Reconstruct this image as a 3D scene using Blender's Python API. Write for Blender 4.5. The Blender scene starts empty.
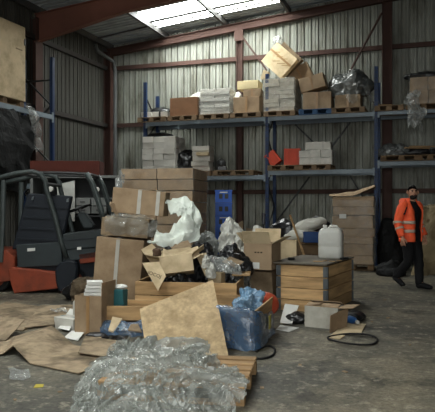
import bpy, bmesh, math, random
from mathutils import Vector, Matrix, Euler, noise

sc = bpy.context.scene
COL = sc.collection
rnd = random.Random(7)

# ------------------------------------------------------------------ camera, world, light, exposure
FOC = 620.0                      # focal length in pixels of the 435 px wide frame
YAW = math.atan(207.5 / FOC)     # camera turned to the left of the back wall's normal
EYE = 1.5
camd = bpy.data.cameras.new('camera')
camd.sensor_fit = 'HORIZONTAL'; camd.sensor_width = 36.0; camd.lens = FOC / 435.0 * 36.0
camd.clip_end = 200
cam = bpy.data.objects.new('camera', camd); COL.objects.link(cam)
cam.location = (0, 0, EYE); cam.rotation_euler = (math.pi / 2, 0, YAW)
sc.camera = cam

w = bpy.data.worlds.new('sky'); sc.world = w; w.use_nodes = True
w.node_tree.nodes['Background'].inputs[0].default_value = (0.62, 0.72, 0.80, 1)
w.node_tree.nodes['Background'].inputs[1].default_value = 0.6

def area_light(name, loc, rot, sx, sy, power, col):
    l = bpy.data.lights.new(name, 'AREA'); l.shape = 'RECTANGLE'; l.size = sx; l.size_y = sy
    l.energy = power; l.color = col
    o = bpy.data.objects.new(name, l); o.location = loc; o.rotation_euler = rot; COL.objects.link(o)
    return o
# daylight falling in through the open loading door behind the camera
area_light('door_daylight', (.6, -1.9, 2.6), (math.radians(90), 0, 0), 5.0, 4.6, 270, (0.99, 1.0, 0.96))
SKY_STRENGTH = 34.0               # translucent roof lights

sc.view_settings.view_transform = 'Standard'
sc.view_settings.look = 'None'
sc.view_settings.exposure = 0.12
sc.view_settings.gamma = 1.0
sc.view_settings.use_curve_mapping = False
sc.cycles.use_denoising = True

# ------------------------------------------------------------------ helpers: placing
FWD = Vector((-math.sin(YAW), math.cos(YAW), 0)); RGT = Vector((math.cos(YAW), math.sin(YAW), 0))
def at(px, d, z):                # a point d metres in front of the camera position, at image column px, height z
    v = FWD * d + RGT * ((px - 217.5) / FOC * d); return Vector((v.x, v.y, z))
def pt(px, py, d):               # the same with the height taken from the image row
    return at(px, d, EYE + (206 - py) / FOC * d)
def lat(l, d, z): 
    v = FWD * d + RGT * l; return Vector((v.x, v.y, z))

# ------------------------------------------------------------------ helpers: materials
def S(h):
    h = h.lstrip('#'); c = [int(h[i:i+2], 16) / 255 for i in (0, 2, 4)]
    return tuple((x / 12.92 if x <= .04045 else ((x + .055) / 1.055) ** 2.4) for x in c) + (1,)
MATS = {}
def mat(name, col, rough=.75, var=.18, scale=4.0, dirt=None, dirt_amt=.5, dirt_scale=1.2, stretch=(1,1,1),
        bump=.15, metal=0.0, rand=.12, bump_scale=None, spec=.3, coat=0):
    if name in MATS: return MATS[name]
    m = bpy.data.materials.new(name); m.use_nodes = True; MATS[name] = m
    nt = m.node_tree; N = nt.nodes; L = nt.links; b = N['Principled BSDF']
    tc = N.new('ShaderNodeTexCoord'); mp = N.new('ShaderNodeMapping'); mp.inputs['Scale'].default_value = stretch
    L.new(tc.outputs['Object'], mp.inputs['Vector'])
    oi = N.new('ShaderNodeObjectInfo')
    no = N.new('ShaderNodeTexNoise'); no.noise_dimensions = '4D'; no.inputs['Scale'].default_value = scale; no.inputs['Detail'].default_value = 6
    L.new(mp.outputs[0], no.inputs['Vector'])
    mw = N.new('ShaderNodeMath'); mw.operation = 'MULTIPLY'; mw.inputs[1].default_value = 20; L.new(oi.outputs['Random'], mw.inputs[0]); L.new(mw.outputs[0], no.inputs['W'])
    rp = N.new('ShaderNodeValToRGB'); c = S(col)
    rp.color_ramp.elements[0].position = .3; rp.color_ramp.elements[1].position = .7
    rp.color_ramp.elements[0].color = tuple(x * (1 - var) for x in c[:3]) + (1,)
    rp.color_ramp.elements[1].color = tuple(min(1, x * (1 + var)) for x in c[:3]) + (1,)
    L.new(no.outputs['Fac'], rp.inputs[0]); out = rp.outputs[0]
    if dirt:
        n2 = N.new('ShaderNodeTexNoise'); n2.noise_dimensions = '4D'; n2.inputs['Scale'].default_value = dirt_scale; n2.inputs['Detail'].default_value = 8; n2.inputs['Roughness'].default_value = .65
        L.new(mp.outputs[0], n2.inputs['Vector']); L.new(mw.outputs[0], n2.inputs['W'])
        r2 = N.new('ShaderNodeValToRGB'); r2.color_ramp.elements[0].position = .46; r2.color_ramp.elements[1].position = .64
        r2.color_ramp.elements[0].color = (0,0,0,1); r2.color_ramp.elements[1].color = (dirt_amt,)*3 + (1,)
        L.new(n2.outputs['Fac'], r2.inputs[0])
        mx = N.new('ShaderNodeMixRGB'); L.new(r2.outputs[0], mx.inputs[0]); L.new(out, mx.inputs[1]); mx.inputs[2].default_value = S(dirt); out = mx.outputs[0]
    if rand:
        mm = N.new('ShaderNodeMapRange'); mm.inputs['To Min'].default_value = 1 - rand; mm.inputs['To Max'].default_value = 1 + rand; L.new(oi.outputs['Random'], mm.inputs['Value'])
        hs = N.new('ShaderNodeHueSaturation'); L.new(mm.outputs[0], hs.inputs['Value']); L.new(out, hs.inputs['Color']); out = hs.outputs[0]
    L.new(out, b.inputs['Base Color'])
    b.inputs['Roughness'].default_value = rough; b.inputs['Metallic'].default_value = metal
    b.inputs['Specular IOR Level'].default_value = spec
    if coat: b.inputs['Coat Weight'].default_value = coat
    if bump:
        nb = N.new('ShaderNodeTexNoise'); nb.inputs['Scale'].default_value = bump_scale or scale * 5; nb.inputs['Detail'].default_value = 5; L.new(mp.outputs[0], nb.inputs['Vector'])
        bu = N.new('ShaderNodeBump'); bu.inputs['Strength'].default_value = bump; bu.inputs['Distance'].default_value = .02; L.new(nb.outputs['Fac'], bu.inputs['Height']); L.new(bu.outputs[0], b.inputs['Normal'])
    return m
def film(name, col, clear=.5, rough=.22, bump=.5, spec=.9):
    if name in MATS: return MATS[name]
    m = mat(name, col, rough, .12, 6, bump=bump, bump_scale=14, spec=spec, rand=0)
    nt = m.node_tree; N = nt.nodes; L = nt.links; b = N['Principled BSDF']; o = N['Material Output']
    t = N.new('ShaderNodeBsdfTransparent'); mx = N.new('ShaderNodeMixShader')
    tc = N.new('ShaderNodeTexCoord'); no = N.new('ShaderNodeTexNoise'); no.inputs['Scale'].default_value = 9; no.inputs['Detail'].default_value = 4; L.new(tc.outputs['Object'], no.inputs['Vector'])
    mr = N.new('ShaderNodeMapRange'); mr.inputs['From Min'].default_value = .35; mr.inputs['From Max'].default_value = .65; mr.inputs['To Min'].default_value = min(1, clear + .07); mr.inputs['To Max'].default_value = max(0, clear - .07)
    L.new(no.outputs['Fac'], mr.inputs['Value']); L.new(mr.outputs[0], mx.inputs[0]); L.new(b.outputs[0], mx.inputs[1]); L.new(t.outputs[0], mx.inputs[2]); L.new(mx.outputs[0], o.inputs['Surface'])
    return m
def emit(name, col, strength):
    m = bpy.data.materials.new(name); m.use_nodes = True; b = m.node_tree.nodes['Principled BSDF']
    b.inputs['Base Color'].default_value = S(col); b.inputs['Emission Color'].default_value = S(col); b.inputs['Emission Strength'].default_value = strength
    N = m.node_tree.nodes; no = N.new('ShaderNodeTexNoise'); no.inputs['Scale'].default_value = 2.2; no.inputs['Detail'].default_value = 6
    tc = N.new('ShaderNodeTexCoord'); m.node_tree.links.new(tc.outputs['Object'], no.inputs['Vector'])
    mr = N.new('ShaderNodeMapRange'); mr.inputs['From Min'].default_value = .3; mr.inputs['From Max'].default_value = .6; mr.inputs['To Min'].default_value = strength * .35; mr.inputs['To Max'].default_value = strength
    m.node_tree.links.new(no.outputs['Fac'], mr.inputs['Value']); m.node_tree.links.new(mr.outputs[0], b.inputs['Emission Strength'])
    return m

M_CON = 'concrete'
def concrete():
    m = mat('concrete', '#57554c', .6, .3, 1.1, dirt='#8b826d', dirt_amt=.85, dirt_scale=.8, bump=.35, bump_scale=9, rand=0, spec=.35)
    nt = m.node_tree; N = nt.nodes; L = nt.links; b = N['Principled BSDF']
    src = b.inputs['Base Color'].links[0].from_socket
    tc = N.new('ShaderNodeTexCoord')
    n = N.new('ShaderNodeTexNoise'); n.inputs['Scale'].default_value = 1.7; n.inputs['Detail'].default_value = 9; n.inputs['Roughness'].default_value = .7; L.new(tc.outputs['Object'], n.inputs['Vector'])
    r = N.new('ShaderNodeValToRGB'); r.color_ramp.elements[0].position = .5; r.color_ramp.elements[1].position = .66; r.color_ramp.elements[1].color = (.92,.92,.92,1); L.new(n.outputs['Fac'], r.inputs[0])
    mx = N.new('ShaderNodeMixRGB'); L.new(r.outputs[0], mx.inputs[0]); L.new(src, mx.inputs[1]); mx.inputs[2].default_value = S('#2e2e29'); 
    # pale scuffs and spilt dust
    n3 = N.new('ShaderNodeTexNoise'); n3.inputs['Scale'].default_value = 6.5; n3.inputs['Detail'].default_value = 10; n3.inputs['Roughness'].default_value = .75; L.new(tc.outputs['Object'], n3.inputs['Vector'])
    r3 = N.new('ShaderNodeValToRGB'); r3.color_ramp.elements[0].position = .53; r3.color_ramp.elements[1].position = .68; r3.color_ramp.elements[1].color = (.8,.8,.8,1); L.new(n3.outputs['Fac'], r3.inputs[0])
    m3 = N.new('ShaderNodeMixRGB'); L.new(r3.outputs[0], m3.inputs[0]); L.new(mx.outputs[0], m3.inputs[1]); m3.inputs[2].default_value = S('#bab29c')
    n4 = N.new('ShaderNodeTexNoise'); n4.inputs['Scale'].default_value = 22; n4.inputs['Detail'].default_value = 8; n4.inputs['Roughness'].default_value = .8; L.new(tc.outputs['Object'], n4.inputs['Vector'])
    r4 = N.new('ShaderNodeValToRGB'); r4.color_ramp.elements[0].position = .36; r4.color_ramp.elements[0].color = (.45,.45,.45,1); r4.color_ramp.elements[1].position = .62; r4.color_ramp.elements[1].color = (1.15,1.15,1.15,1); L.new(n4.outputs['Fac'], r4.inputs[0])
    m4 = N.new('ShaderNodeMixRGB'); m4.blend_type = 'MULTIPLY'; m4.inputs[0].default_value = 1; L.new(m3.outputs[0], m4.inputs[1]); L.new(r4.outputs[0], m4.inputs[2])
    L.new(m4.outputs[0], b.inputs['Base Color'])
    return m

CARD = lambda: mat('cardboard', '#a38c70', .85, .14, 4, dirt='#7a634a', dirt_amt=.55, dirt_scale=3, bump=.08)
CARDP = lambda: mat('pale_cardboard', '#cab795', .85, .1, 4, dirt='#8f7a5a', dirt_amt=.55, dirt_scale=3, bump=.08)
CARDD = lambda: mat('dirty_cardboard', '#8d7a61', .85, .18, 4, dirt='#5c4c39', dirt_amt=.7, dirt_scale=3, bump=.1)
CARDF = lambda: mat('floor_cardboard', '#93826a', .85, .28, 9, dirt='#463c2d', dirt_amt=.85, dirt_scale=3.2, bump=.1)
CARDI = lambda: mat('inside_cardboard', '#8a6f50', .9, .1, 3, bump=.05)
WCART = lambda: mat('white_carton', '#c9c6bd', .7, .08, 3, dirt='#8f8a7c', dirt_amt=.4, dirt_scale=1.6, bump=.06)
PINE = lambda: mat('pine', '#c5a172', .7, .3, 3.0, stretch=(.6, 5, 5), dirt='#6e5334', dirt_amt=.6, dirt_scale=1.8, bump=.12, rand=.18)
PALW = lambda: mat('pallet_wood', '#a58660', .8, .22, 3.0, stretch=(.6, 5, 5), dirt='#6d5639', dirt_amt=.6, dirt_scale=1.3, bump=.15, rand=.2)
PALD = lambda: mat('dark_pallet_wood', '#6f5a42', .85, .22, 3.0, stretch=(.6, 5, 5), dirt='#4b3c2c', dirt_amt=.6, dirt_scale=1.3, bump=.15, rand=.2)
RED = lambda: mat('red_oxide', '#4f3932', .75, .2, 2, dirt='#40302a', dirt_amt=.6, dirt_scale=1.0, bump=.1, rand=.05)
BLUE = lambda: mat('rack_blue', '#22375a', .5, .12, 4, dirt='#1c2738', dirt_amt=.5, dirt_scale=2, bump=.05, rand=.05)
BEAMG = lambda: mat('beam_grey', '#84919a', .5, .12, 3, dirt='#5d6468', dirt_amt=.5, dirt_scale=1.5, bump=.05, rand=.05)
STEEL = lambda: mat('dark_steel', '#3a3b3b', .55, .15, 4, bump=.05, metal=.3)
GALV = lambda: mat('galvanised', '#6d7376', .45, .15, 8, bump=.05, metal=.7)
BLACKP = lambda: mat('black_plastic', '#141517', .32, .2, 6, bump=.4, bump_scale=16, spec=.6, rand=.1)
GREYP = lambda: mat('grey_plastic', '#5d605f', .35, .2, 6, bump=.4, bump_scale=16, spec=.6)
CLEAR = lambda: film('clear_film', '#aeb1ad', .55)
CLEARG = lambda: film('grey_clear_film', '#b6b9b3', .76, .2)
WRAP = lambda: film('stretch_wrap', '#c9cbc6', .86, .18, .35)
WHITEB = lambda: film('white_bag_film', '#d6d6cd', .18, .3, .5, .6)
MILK = lambda: mat('pale_green_foam', '#dfe6dc', .55, .08, 5, bump=.25)
WHITE = lambda: mat('white_plastic', '#cfcfc8', .5, .06, 4, dirt='#9b988c', dirt_amt=.35, dirt_scale=2, bump=.04)
PAPER = lambda: mat('white_paper', '#dcdcd6', .8, .05, 4, bump=.06)
TAPE = lambda: mat('tape', '#bdbab0', .35, .1, 12, bump=.05, spec=.6)
BTAPE = lambda: mat('brown_tape', '#96744c', .35, .08, 8, bump=.03, spec=.6)
INK = lambda: mat('ink', '#3b3025', .8, .05, 4, bump=0)

# ------------------------------------------------------------------ helpers: objects
def tag(o, label=None, cat=None, group=None, kind=None):
    if label: o['label'] = label
    if cat: o['category'] = cat
    if group: o['group'] = group
    if kind: o['kind'] = kind
    return o
def thing(name, label, cat, loc=(0,0,0), rz=0, group=None, rx=0, ry=0):
    o = bpy.data.objects.new(name, None); COL.objects.link(o); o.empty_display_size = .1
    o.location = loc; o.rotation_euler = (rx, ry, rz); return tag(o, label, cat, group)
def link(name, me, parent=None, loc=(0,0,0), rot=(0,0,0)):
    o = bpy.data.objects.new(name, me); COL.objects.link(o); o.location = loc; o.rotation_euler = rot
    if parent: o.parent = parent
    return o
class MB:
    def __init__(s): s.v = []; s.f = []
    def add(s, vs, fs):
        n = len(s.v); s.v += [tuple(v) for v in vs]; s.f += [tuple(i + n for i in f) for f in fs]; return s
    def box(s, c, d, rot=None):
        x, y, z = (k / 2 for k in d); q = [Vector((a*x, b*y, e*z)) for a in (-1,1) for b in (-1,1) for e in (-1,1)]
        if rot is not None: q = [rot @ v for v in q]
        return s.add([v + Vector(c) for v in q], [(0,1,3,2),(4,6,7,5),(0,4,5,1),(2,3,7,6),(0,2,6,4),(1,5,7,3)])
    def bar(s, a, b, w, h=None, up=(0,0,1)):
        a = Vector(a); b = Vector(b); h = h or w; x = (b - a); l = x.length; x.normalize(); u = Vector(up)
        if abs(x.dot(u)) > .98: u = Vector((0,1,0))
        y = u.cross(x).normalized(); z = x.cross(y)
        return s.box((a + b) / 2, (l, w, h), Matrix((x, y, z)).transposed())
    def tube(s, pts, r, n=8, cap=True, flat=(1,1)):
        pts = [Vector(p) for p in pts]; rs = r if isinstance(r, (list, tuple)) else [r] * len(pts)
        base = len(s.v); prev = None
        for i, p in enumerate(pts):
            t = (pts[min(i+1, len(pts)-1)] - pts[max(i-1, 0)]).normalized()
            if prev is None:
                u = Vector((0,0,1)) if abs(t.z) < .9 else Vector((1,0,0)); x = u.cross(t).normalized()
            else: x = (prev - t * prev.dot(t)).normalized()
            prev = x; y = t.cross(x)
            for k in range(n):
                a = 2 * math.pi * k / n; s.v.append(tuple(p + (x * math.cos(a) * flat[0] + y * math.sin(a) * flat[1]) * rs[i]))
        for i in range(len(pts) - 1):
            for k in range(n):
                a = base + i*n + k; b = base + i*n + (k+1) % n; s.f.append((a, b, b + n, a + n))
        if cap:
            s.f.append(tuple(base + k for k in reversed(range(n)))); m = base + (len(pts)-1)*n; s.f.append(tuple(m + k for k in range(n)))
        return s
    def lathe(s, prof, n=16, c=(0,0,0)):
        base = len(s.v)
        for r, z in prof:
            for k in range(n):
                a = 2*math.pi*k/n; s.v.append((c[0] + r*math.cos(a), c[1] + r*math.sin(a), c[2] + z))
        for i in range(len(prof)-1):
            for k in range(n):
                a = base+i*n+k; b = base+i*n+(k+1)%n; s.f.append((a, b, b+n, a+n))
        s.f.append(tuple(base + k for k in reversed(range(n)))); m = base+(len(prof)-1)*n; s.f.append(tuple(m+k for k in range(n)))
        return s
    def mesh(s, name, m=None, smooth=False, bevel=0, seg=1):
        me = bpy.data.meshes.new(name); me.from_pydata(s.v, [], s.f); me.update()
        bm = bmesh.new(); bm.from_mesh(me); bmesh.ops.recalc_face_normals(bm, faces=bm.faces[:])
        if bevel: bmesh.ops.bevel(bm, geom=bm.edges[:], offset=bevel, segments=seg, affect='EDGES', clamp_overlap=True)
        bm.to_mesh(me); bm.free()
        if smooth:
            for p in me.polygons: p.use_smooth = True
        if m: me.materials.append(m)
        return me
    def build(s, name, m, parent=None, loc=(0,0,0), rot=(0,0,0), smooth=False, bevel=0, seg=1):
        return link(name, s.mesh(name, m, smooth, bevel, seg), parent, loc, rot)
CACHE = {}
def cbox(name, d, m, bevel=.004):                      # shared box mesh, origin in its centre
    k = (tuple(round(x, 4) for x in d), m.name, bevel)
    if k not in CACHE: CACHE[k] = MB().box((0,0,0), d).mesh(name, m, bevel=bevel)
    return CACHE[k]
def fr(p, seed, oct=3):
    v = Vector(p) + Vector((seed*3.7, seed*1.9, -seed*2.3)); t = 0; a = 1; n = 0
    for i in range(oct): t += a * (1 - abs(noise.noise(v)) * 2.2); n += a; a *= .5; v = v * 2.1
    return t / n
def catmull(P, t):
    n = len(P) - 1; x = min(max(t, 0), 1) * n; i = min(int(x), n - 1); f = x - i
    a, b, c, d = P[max(i-1, 0)], P[i], P[i+1], P[min(i+2, n)]
    return b + (c - a) * (.5*f) + (a*1.0 - b*2.5 + c*2.0 - d*.5) * f*f + (b*1.5 - a*.5 - c*1.5 + d*.5) * f*f*f
def drape_mesh(name, ctrl, m, nu=30, nv=30, amp=.04, freq=5, seed=1, ragged=0, floor=None, smooth=False, thick=0, fold=None):
    ctrl = [[Vector(p) for p in r] for r in ctrl]; mb = MB(); c0 = sum((p for r in ctrl for p in r), Vector()) / sum(len(r) for r in ctrl)
    pts = []
    for i in range(nu + 1):
        u = i / nu
        for j in range(nv + 1):
            v = j / nv; uu = u; vv = v
            if ragged:
                e = ragged * (noise.noise(Vector((v * 6, seed, 0)))); uu = .5 + (u - .5) * (1 + e)
                e = ragged * (noise.noise(Vector((u * 6, seed + 9, 3)))); vv = .5 + (v - .5) * (1 + e)
            p = catmull([catmull(r, vv) for r in ctrl], uu)
            pts.append(p)
    out = []
    for k, p in enumerate(pts):
        q = p * freq
        dsp = Vector((noise.noise(q + Vector((seed, 5, 0))), noise.noise(q + Vector((3, seed, 9))), 0)) * .6
        dsp.z = fr(q * .8, seed) - .45
        if fold:                                        # long directional creases, bent by a slow warp
            wv = noise.noise(p * 1.3 + Vector((seed, 0, 0))) * 1.6; ca, sa = math.cos(fold + wv), math.sin(fold + wv)
            a_, b_ = p.x * ca + p.y * sa, -p.x * sa + p.y * ca
            dsp = Vector((0, 0, 0)); dsp.z = .75 * (noise.noise(Vector((a_ * freq * .35, b_ * freq, seed)))) + .5 * (fr(Vector((a_ * freq * .9, b_ * freq * 3.2, seed)), seed, 2) - .4) + .25 * (fr(p * freq * 3, seed + 5, 2) - .4)
            dsp.x = .5 * noise.noise(Vector((a_ * freq, b_ * freq * 2, 7))); dsp.y = .5 * noise.noise(Vector((a_ * freq, b_ * freq * 2, 17)))
        p = p + dsp * amp
        if floor is not None and p.z < floor: p.z = floor + .002 + .004 * abs(noise.noise(q * 2))
        out.append(p)
    fs = [(i*(nv+1)+j, (i+1)*(nv+1)+j, (i+1)*(nv+1)+j+1, i*(nv+1)+j+1) for i in range(nu) for j in range(nv)]
    mb.add(out, fs); me = mb.mesh(name, m, smooth)
    if thick:
        bm = bmesh.new(); bm.from_mesh(me); bmesh.ops.solidify(bm, geom=bm.faces[:], thickness=thick); bm.to_mesh(me); bm.free()
    return me
def drape(name, label, cat, ctrl, m, parent=None, group=None, **k):
    me = drape_mesh(name, ctrl, m, **k)
    if parent is None:                                  # origin at the thing's own base
        zs = [v.co for v in me.vertices]; c = sum(zs, Vector()) / len(zs); c.z = min(v.z for v in zs)
        me.transform(Matrix.Translation(-c)); o = link(name, me, None, c); return tag(o, label, cat, group)
    return link(name, me, parent)
def blob_mesh(name, R, m, seed=1, amp=.3, freq=1.6, sub=4, smooth=False, base=-.55):
    bm = bmesh.new(); bmesh.ops.create_icosphere(bm, subdivisions=sub, radius=1)
    mr = min(R); Rv = Vector(R)
    for v in bm.verts:
        n = v.co.normalized(); b = Vector((n.x*R[0], n.y*R[1], n.z*R[2])); nn = Vector((n.x/R[0], n.y/R[1], n.z/R[2])).normalized(); q = b / mr
        off = .45 * amp * (fr(q * freq * .5, seed, 2) - .45) + .35 * amp * noise.noise(q * freq + Vector((seed, 1, 0))) + .14 * amp * (fr(q * freq * 2, seed + 3, 2) - .45)
        off += .3 * noise.noise(n * 1.3 + Vector((seed, 0, 0)))
        p = b + nn * off * mr; zb = base * R[2]; p.z = max(p.z, zb + .03 * mr * noise.noise(n * 7)); p.z -= zb
        v.co = p
    me = bpy.data.meshes.new(name); bm.to_mesh(me); bm.free(); me.materials.append(m)
    if smooth:
        for p in me.polygons: p.use_smooth = True
    return me
def blob(name, label, cat, loc, R, m, rz=0, parent=None, group=None, rot=None, **k):
    o = link(name, blob_mesh(name, R, m, **k), parent, loc, rot or (0, 0, rz))
    return o if parent else tag(o, label, cat, group)
def slab(name, c4, th, m, parent=None, label=None, cat=None, jag=0):      # a board through four given corners
    c4 = [Vector(p) for p in c4]; o = sum(c4, Vector()) / 4; n = (c4[1]-c4[0]).cross(c4[3]-c4[0]).normalized() * th
    mb = MB(); v = [p - o for p in c4] + [p - o + n for p in c4]
    mb.add(v, [(0,3,2,1),(4,5,6,7),(0,1,5,4),(1,2,6,5),(2,3,7,6),(3,0,4,7)])
    ob = mb.build(name, m, parent, o)
    return ob if parent else tag(ob, label, cat)
def text(body, size, m, parent, loc, rot, name='lettering'):
    cu = bpy.data.curves.new(name, 'FONT'); cu.body = body; cu.size = size; cu.extrude = .001; cu.align_x = 'CENTER'; cu.align_y = 'CENTER'
    t = bpy.data.objects.new(name, cu); COL.objects.link(t)
    dg = bpy.context.evaluated_depsgraph_get(); me = bpy.data.meshes.new_from_object(t.evaluated_get(dg))
    bpy.data.objects.remove(t); me.materials.clear(); me.materials.append(m)
    return link(name, me, parent, loc, rot)

# ------------------------------------------------------------------ helpers: goods
def jbox(d, j, seed):
    r = random.Random(seed); x, y, z = d[0]/2, d[1]/2, d[2]
    v = [Vector((a*x, b*y, e*z)) + Vector((r.uniform(-j, j), r.uniform(-j, j), r.uniform(-j, j) if e else 0)) for a in (-1,1) for b in (-1,1) for e in (0,1)]
    return MB().add(v, [(0,1,3,2),(4,6,7,5),(0,4,5,1),(2,3,7,6),(0,2,6,4),(1,5,7,3)])
def carton(name, label, loc, rz, d, m, tape=None, tapes=(0,), seed=1, rx=0, ry=0, group=None, jit=.008, cat='box', tdir='y', hole=False, marks=None):
    w, dp, h = d; t = thing(name, label, cat, loc, rz, group, rx, ry)
    jbox(d, jit, seed).build('carton_body', m, t, bevel=.006)
    if tape:
        for k in tapes:
            x = k * w; e = .006
            if tdir == 'y':
                mb = MB(); mb.box((x, 0, h + e - .003), (.055, dp, .006)); mb.box((x, -dp/2 - e + .003 - jit*.6, h*.5), (.055, .006, h*.96)); mb.box((x, dp/2+e-.003, h*.5), (.055, .006, h*.96))
            else:
                mb = MB(); mb.box((0, 0, h + e - .003), (w, .055, .006)); mb.box((w/2+e-.003, 0, h*.75), (.006, .055, h*.45)); mb.box((-w/2-e+.003, 0, h*.75), (.006, .055, h*.45))
            mb.build('tape_strip', tape, t)
    else:
        MB().box((0, 0, h + .002), (w * .97, .008, .004)).build('flap_seam', CARDI(), t)
    if hole:
        MB().box((0, -dp/2, h*.6), (w*.24, .03, h*.2)).build('hand_hole', BLACKP(), t, bevel=.01)
    if marks:
        for (a, b, s, tx) in marks: text(tx, s, INK(), t, (a*w, -dp/2 - .012, b*h), (math.pi/2, 0, 0))
    return t
def open_carton(name, label, loc, rz, d, m, flaps=(100, 100, 100, 100), seed=1, rx=0, ry=0, inside=None, cat='box'):
    w, dp, h = d; t = thing(name, label, cat, loc, rz, None, rx, ry); th = .008; m2 = inside or m
    mb = MB()
    mb.box((0, 0, th/2), (w, dp, th)); mb.box((0, -dp/2, h/2), (w, th, h)); mb.box((0, dp/2, h/2), (w, th, h)); mb.box((-w/2, 0, h/2), (th, dp, h)); mb.box((w/2, 0, h/2), (th, dp, h))
    mb.build('carton_body', m, t)
    for i, a in enumerate(flaps):                        # angle from closed (0) to hanging (180+); order front, right, back, left
        if a is None: continue
        wd = w if i % 2 == 0 else dp; ln = dp*.48 if i % 2 == 0 else w*.46
        me = MB().box((0, ln/2, 0), (wd*.97, ln, th)).mesh('flap', m2)
        pos = [(0,-dp/2,h), (w/2,0,h), (0,dp/2,h), (-w/2,0,h)][i]; rzz = [0, math.pi/2, math.pi, -math.pi/2][i]
        o = link('flap', me, t, pos); o.rotation_euler = Euler((math.radians(a), 0, rzz))
    return t
def pallet(label, loc, rz, L=1.2, W=.8, m=None, group=None, n=5, rx=0):
    m = m or PALW(); t = thing('pallet', label, 'pallet', loc, rz, group, rx)
    bw = .1 if n == 5 else .09
    for y in (-W/2+.05, 0, W/2-.05):
        link('bottom_board', cbox('bottom_board', (L, .1, .02), m), t, (0, y, .01))
        for x in (-L/2+.07, 0, L/2-.07): link('block', cbox('block', (.14, .1, .08), m), t, (x, y, .06))
    for x in (-L/2+.07, 0, L/2-.07): link('stringer_board', cbox('stringer_board', (W, .12, .02), m), t, (x, 0, .11), (0, 0, math.pi/2))
    for k in range(n): link('deck_board', cbox('deck_board', (L, .13 if n == 5 else .11, .022), m), t, (0, -W/2+.065 + k*(W-.13)/(n-1), .131))
    return t
PH = .142
def crate(name, label, loc, rz, w, d, rows, m, z0=0, hinge=True, ph=.195, ground=False):
    t = thing(name, label, 'crate', loc, rz); th = .022
    for r in range(rows):
        z = z0 + ph*(r+.5); hh = ph - .008
        for s in (-1, 1):
            o = link('plank', cbox('plank', (w - .001*r, th, hh), m), t, (rnd.uniform(-.002,.002), s*(d/2-th/2), z)); 
            link('plank', cbox('plank', (d - 2*th, th, hh), m), t, (s*(w/2-th/2), 0, z), (0, 0, math.pi/2))
        if hinge:
            for sx in (-1, 1):
                for sy in (-1, 1):
                    mb = MB(); mb.box((sx*(w/2-.03), sy*(d/2+.004), z), (.05, .007, hh*.94)); mb.box((sx*(w/2+.004), sy*(d/2-.03), z), (.007, .05, hh*.94)); mb.tube([(sx*(w/2+.006), sy*(d/2+.006), z-hh*.45), (sx*(w/2+.006), sy*(d/2+.006), z+hh*.45)], .009, 6)
                    mb.build('corner_hinge', GALV(), t)
    link('floor_board', cbox('floor_board', (w-2*th-.01, d-2*th-.01, .02), PALD()), t, (0, 0, z0+.015))
    return t
def stack(name, label, loc, rz, cols, deep, rows, cs, m, seed=1, wrap=None, jit=.012, cat='stack', gap=.004, group=None, lean=0):
    t = thing(name, label, cat, loc, rz, group); r = random.Random(seed)
    vs = [jbox((cs[0]-gap, cs[1]-gap, cs[2]-gap), .005, seed+k).mesh('carton', m, bevel=.005) for k in range(3)]
    for k in range(rows):
        for i in range(cols):
            for j in range(deep):
                if j not in (0, deep-1) and i not in (0, cols-1) and k != rows-1: continue
                o = link('carton', r.choice(vs), t, ((i-(cols-1)/2)*cs[0] + r.uniform(-jit, jit) + lean*k, (j-(deep-1)/2)*cs[1] + r.uniform(-jit, jit), k*cs[2]))
    if wrap:
        W, D, H = cols*cs[0], deep*cs[1], rows*cs[2]; e = .025; mb = MB(); nz = 14; na = 44; ring = []
        for a in range(na):
            q = a/na*4; sd = int(q); f = q - sd; x0, x1 = -W/2-e, W/2+e; y0, y1 = -D/2-e, D/2+e
            p = [(x0+(x1-x0)*f, y0), (x1, y0+(y1-y0)*f), (x1-(x1-x0)*f, y1), (x0, y1-(y1-y0)*f)][sd]; ring.append(p)
        vs_ = []; 
        for k in range(nz+1):
            z = k/nz*(H+.01)
            for (x, y) in ring:
                e2 = 1 + .018*noise.noise(Vector((x*5, y*5, z*7+seed))); vs_.append((x*e2+lean*z/cs[2], y*e2, z))
        fs = [(k*na+a, k*na+(a+1)%na, (k+1)*na+(a+1)%na, (k+1)*na+a) for k in range(nz) for a in range(na)]
        MB().add(vs_, fs).build('stretch_wrap', wrap, t)
    return t

# ================================================================== SETTING
XL, YB, XR, YF = -9.4, 17.2, 6.0, -2.2
RZ0, RT, XRIDGE = 6.45, .10, 1.0
def roofz(x): return RZ0 + RT * (min(x, 2*XRIDGE - x) - XL)
def st(name, me, loc=(0,0,0), rot=(0,0,0)): return tag(link(name, me, None, loc, rot), kind='structure')
# floor
mb = MB(); n = 60
vs = [(XL-.3 + (XR-XL+.6)*i/n, YF-1 + (YB-YF+1.3)*j/n, 0) for i in range(n+1) for j in range(n+1)]
mb.add(vs, [(i*(n+1)+j, (i+1)*(n+1)+j, (i+1)*(n+1)+j+1, i*(n+1)+j+1) for i in range(n) for j in range(n)])
st('floor', mb.mesh('floor', concrete()))
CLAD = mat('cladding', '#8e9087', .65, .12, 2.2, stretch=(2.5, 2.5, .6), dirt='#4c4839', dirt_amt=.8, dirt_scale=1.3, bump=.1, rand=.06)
CLADL_SHADED = mat('cladding_left_shaded', '#504f4a', .6, .12, 1.2, stretch=(4, 4, .35), dirt='#37342e', dirt_amt=.7, dirt_scale=1.1, bump=.1, rand=.06)  # shaded copy of the back sheeting: left wall's dimness put into the colour
ROOFM = mat('roof_sheeting', '#a3a9ad', .55, .12, 1.5, dirt='#6a6c6c', dirt_amt=.5, dirt_scale=1.0, bump=.06, rand=.06)
GRP = emit('grp_rooflight', '#f1f5f2', SKY_STRENGTH)
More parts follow.
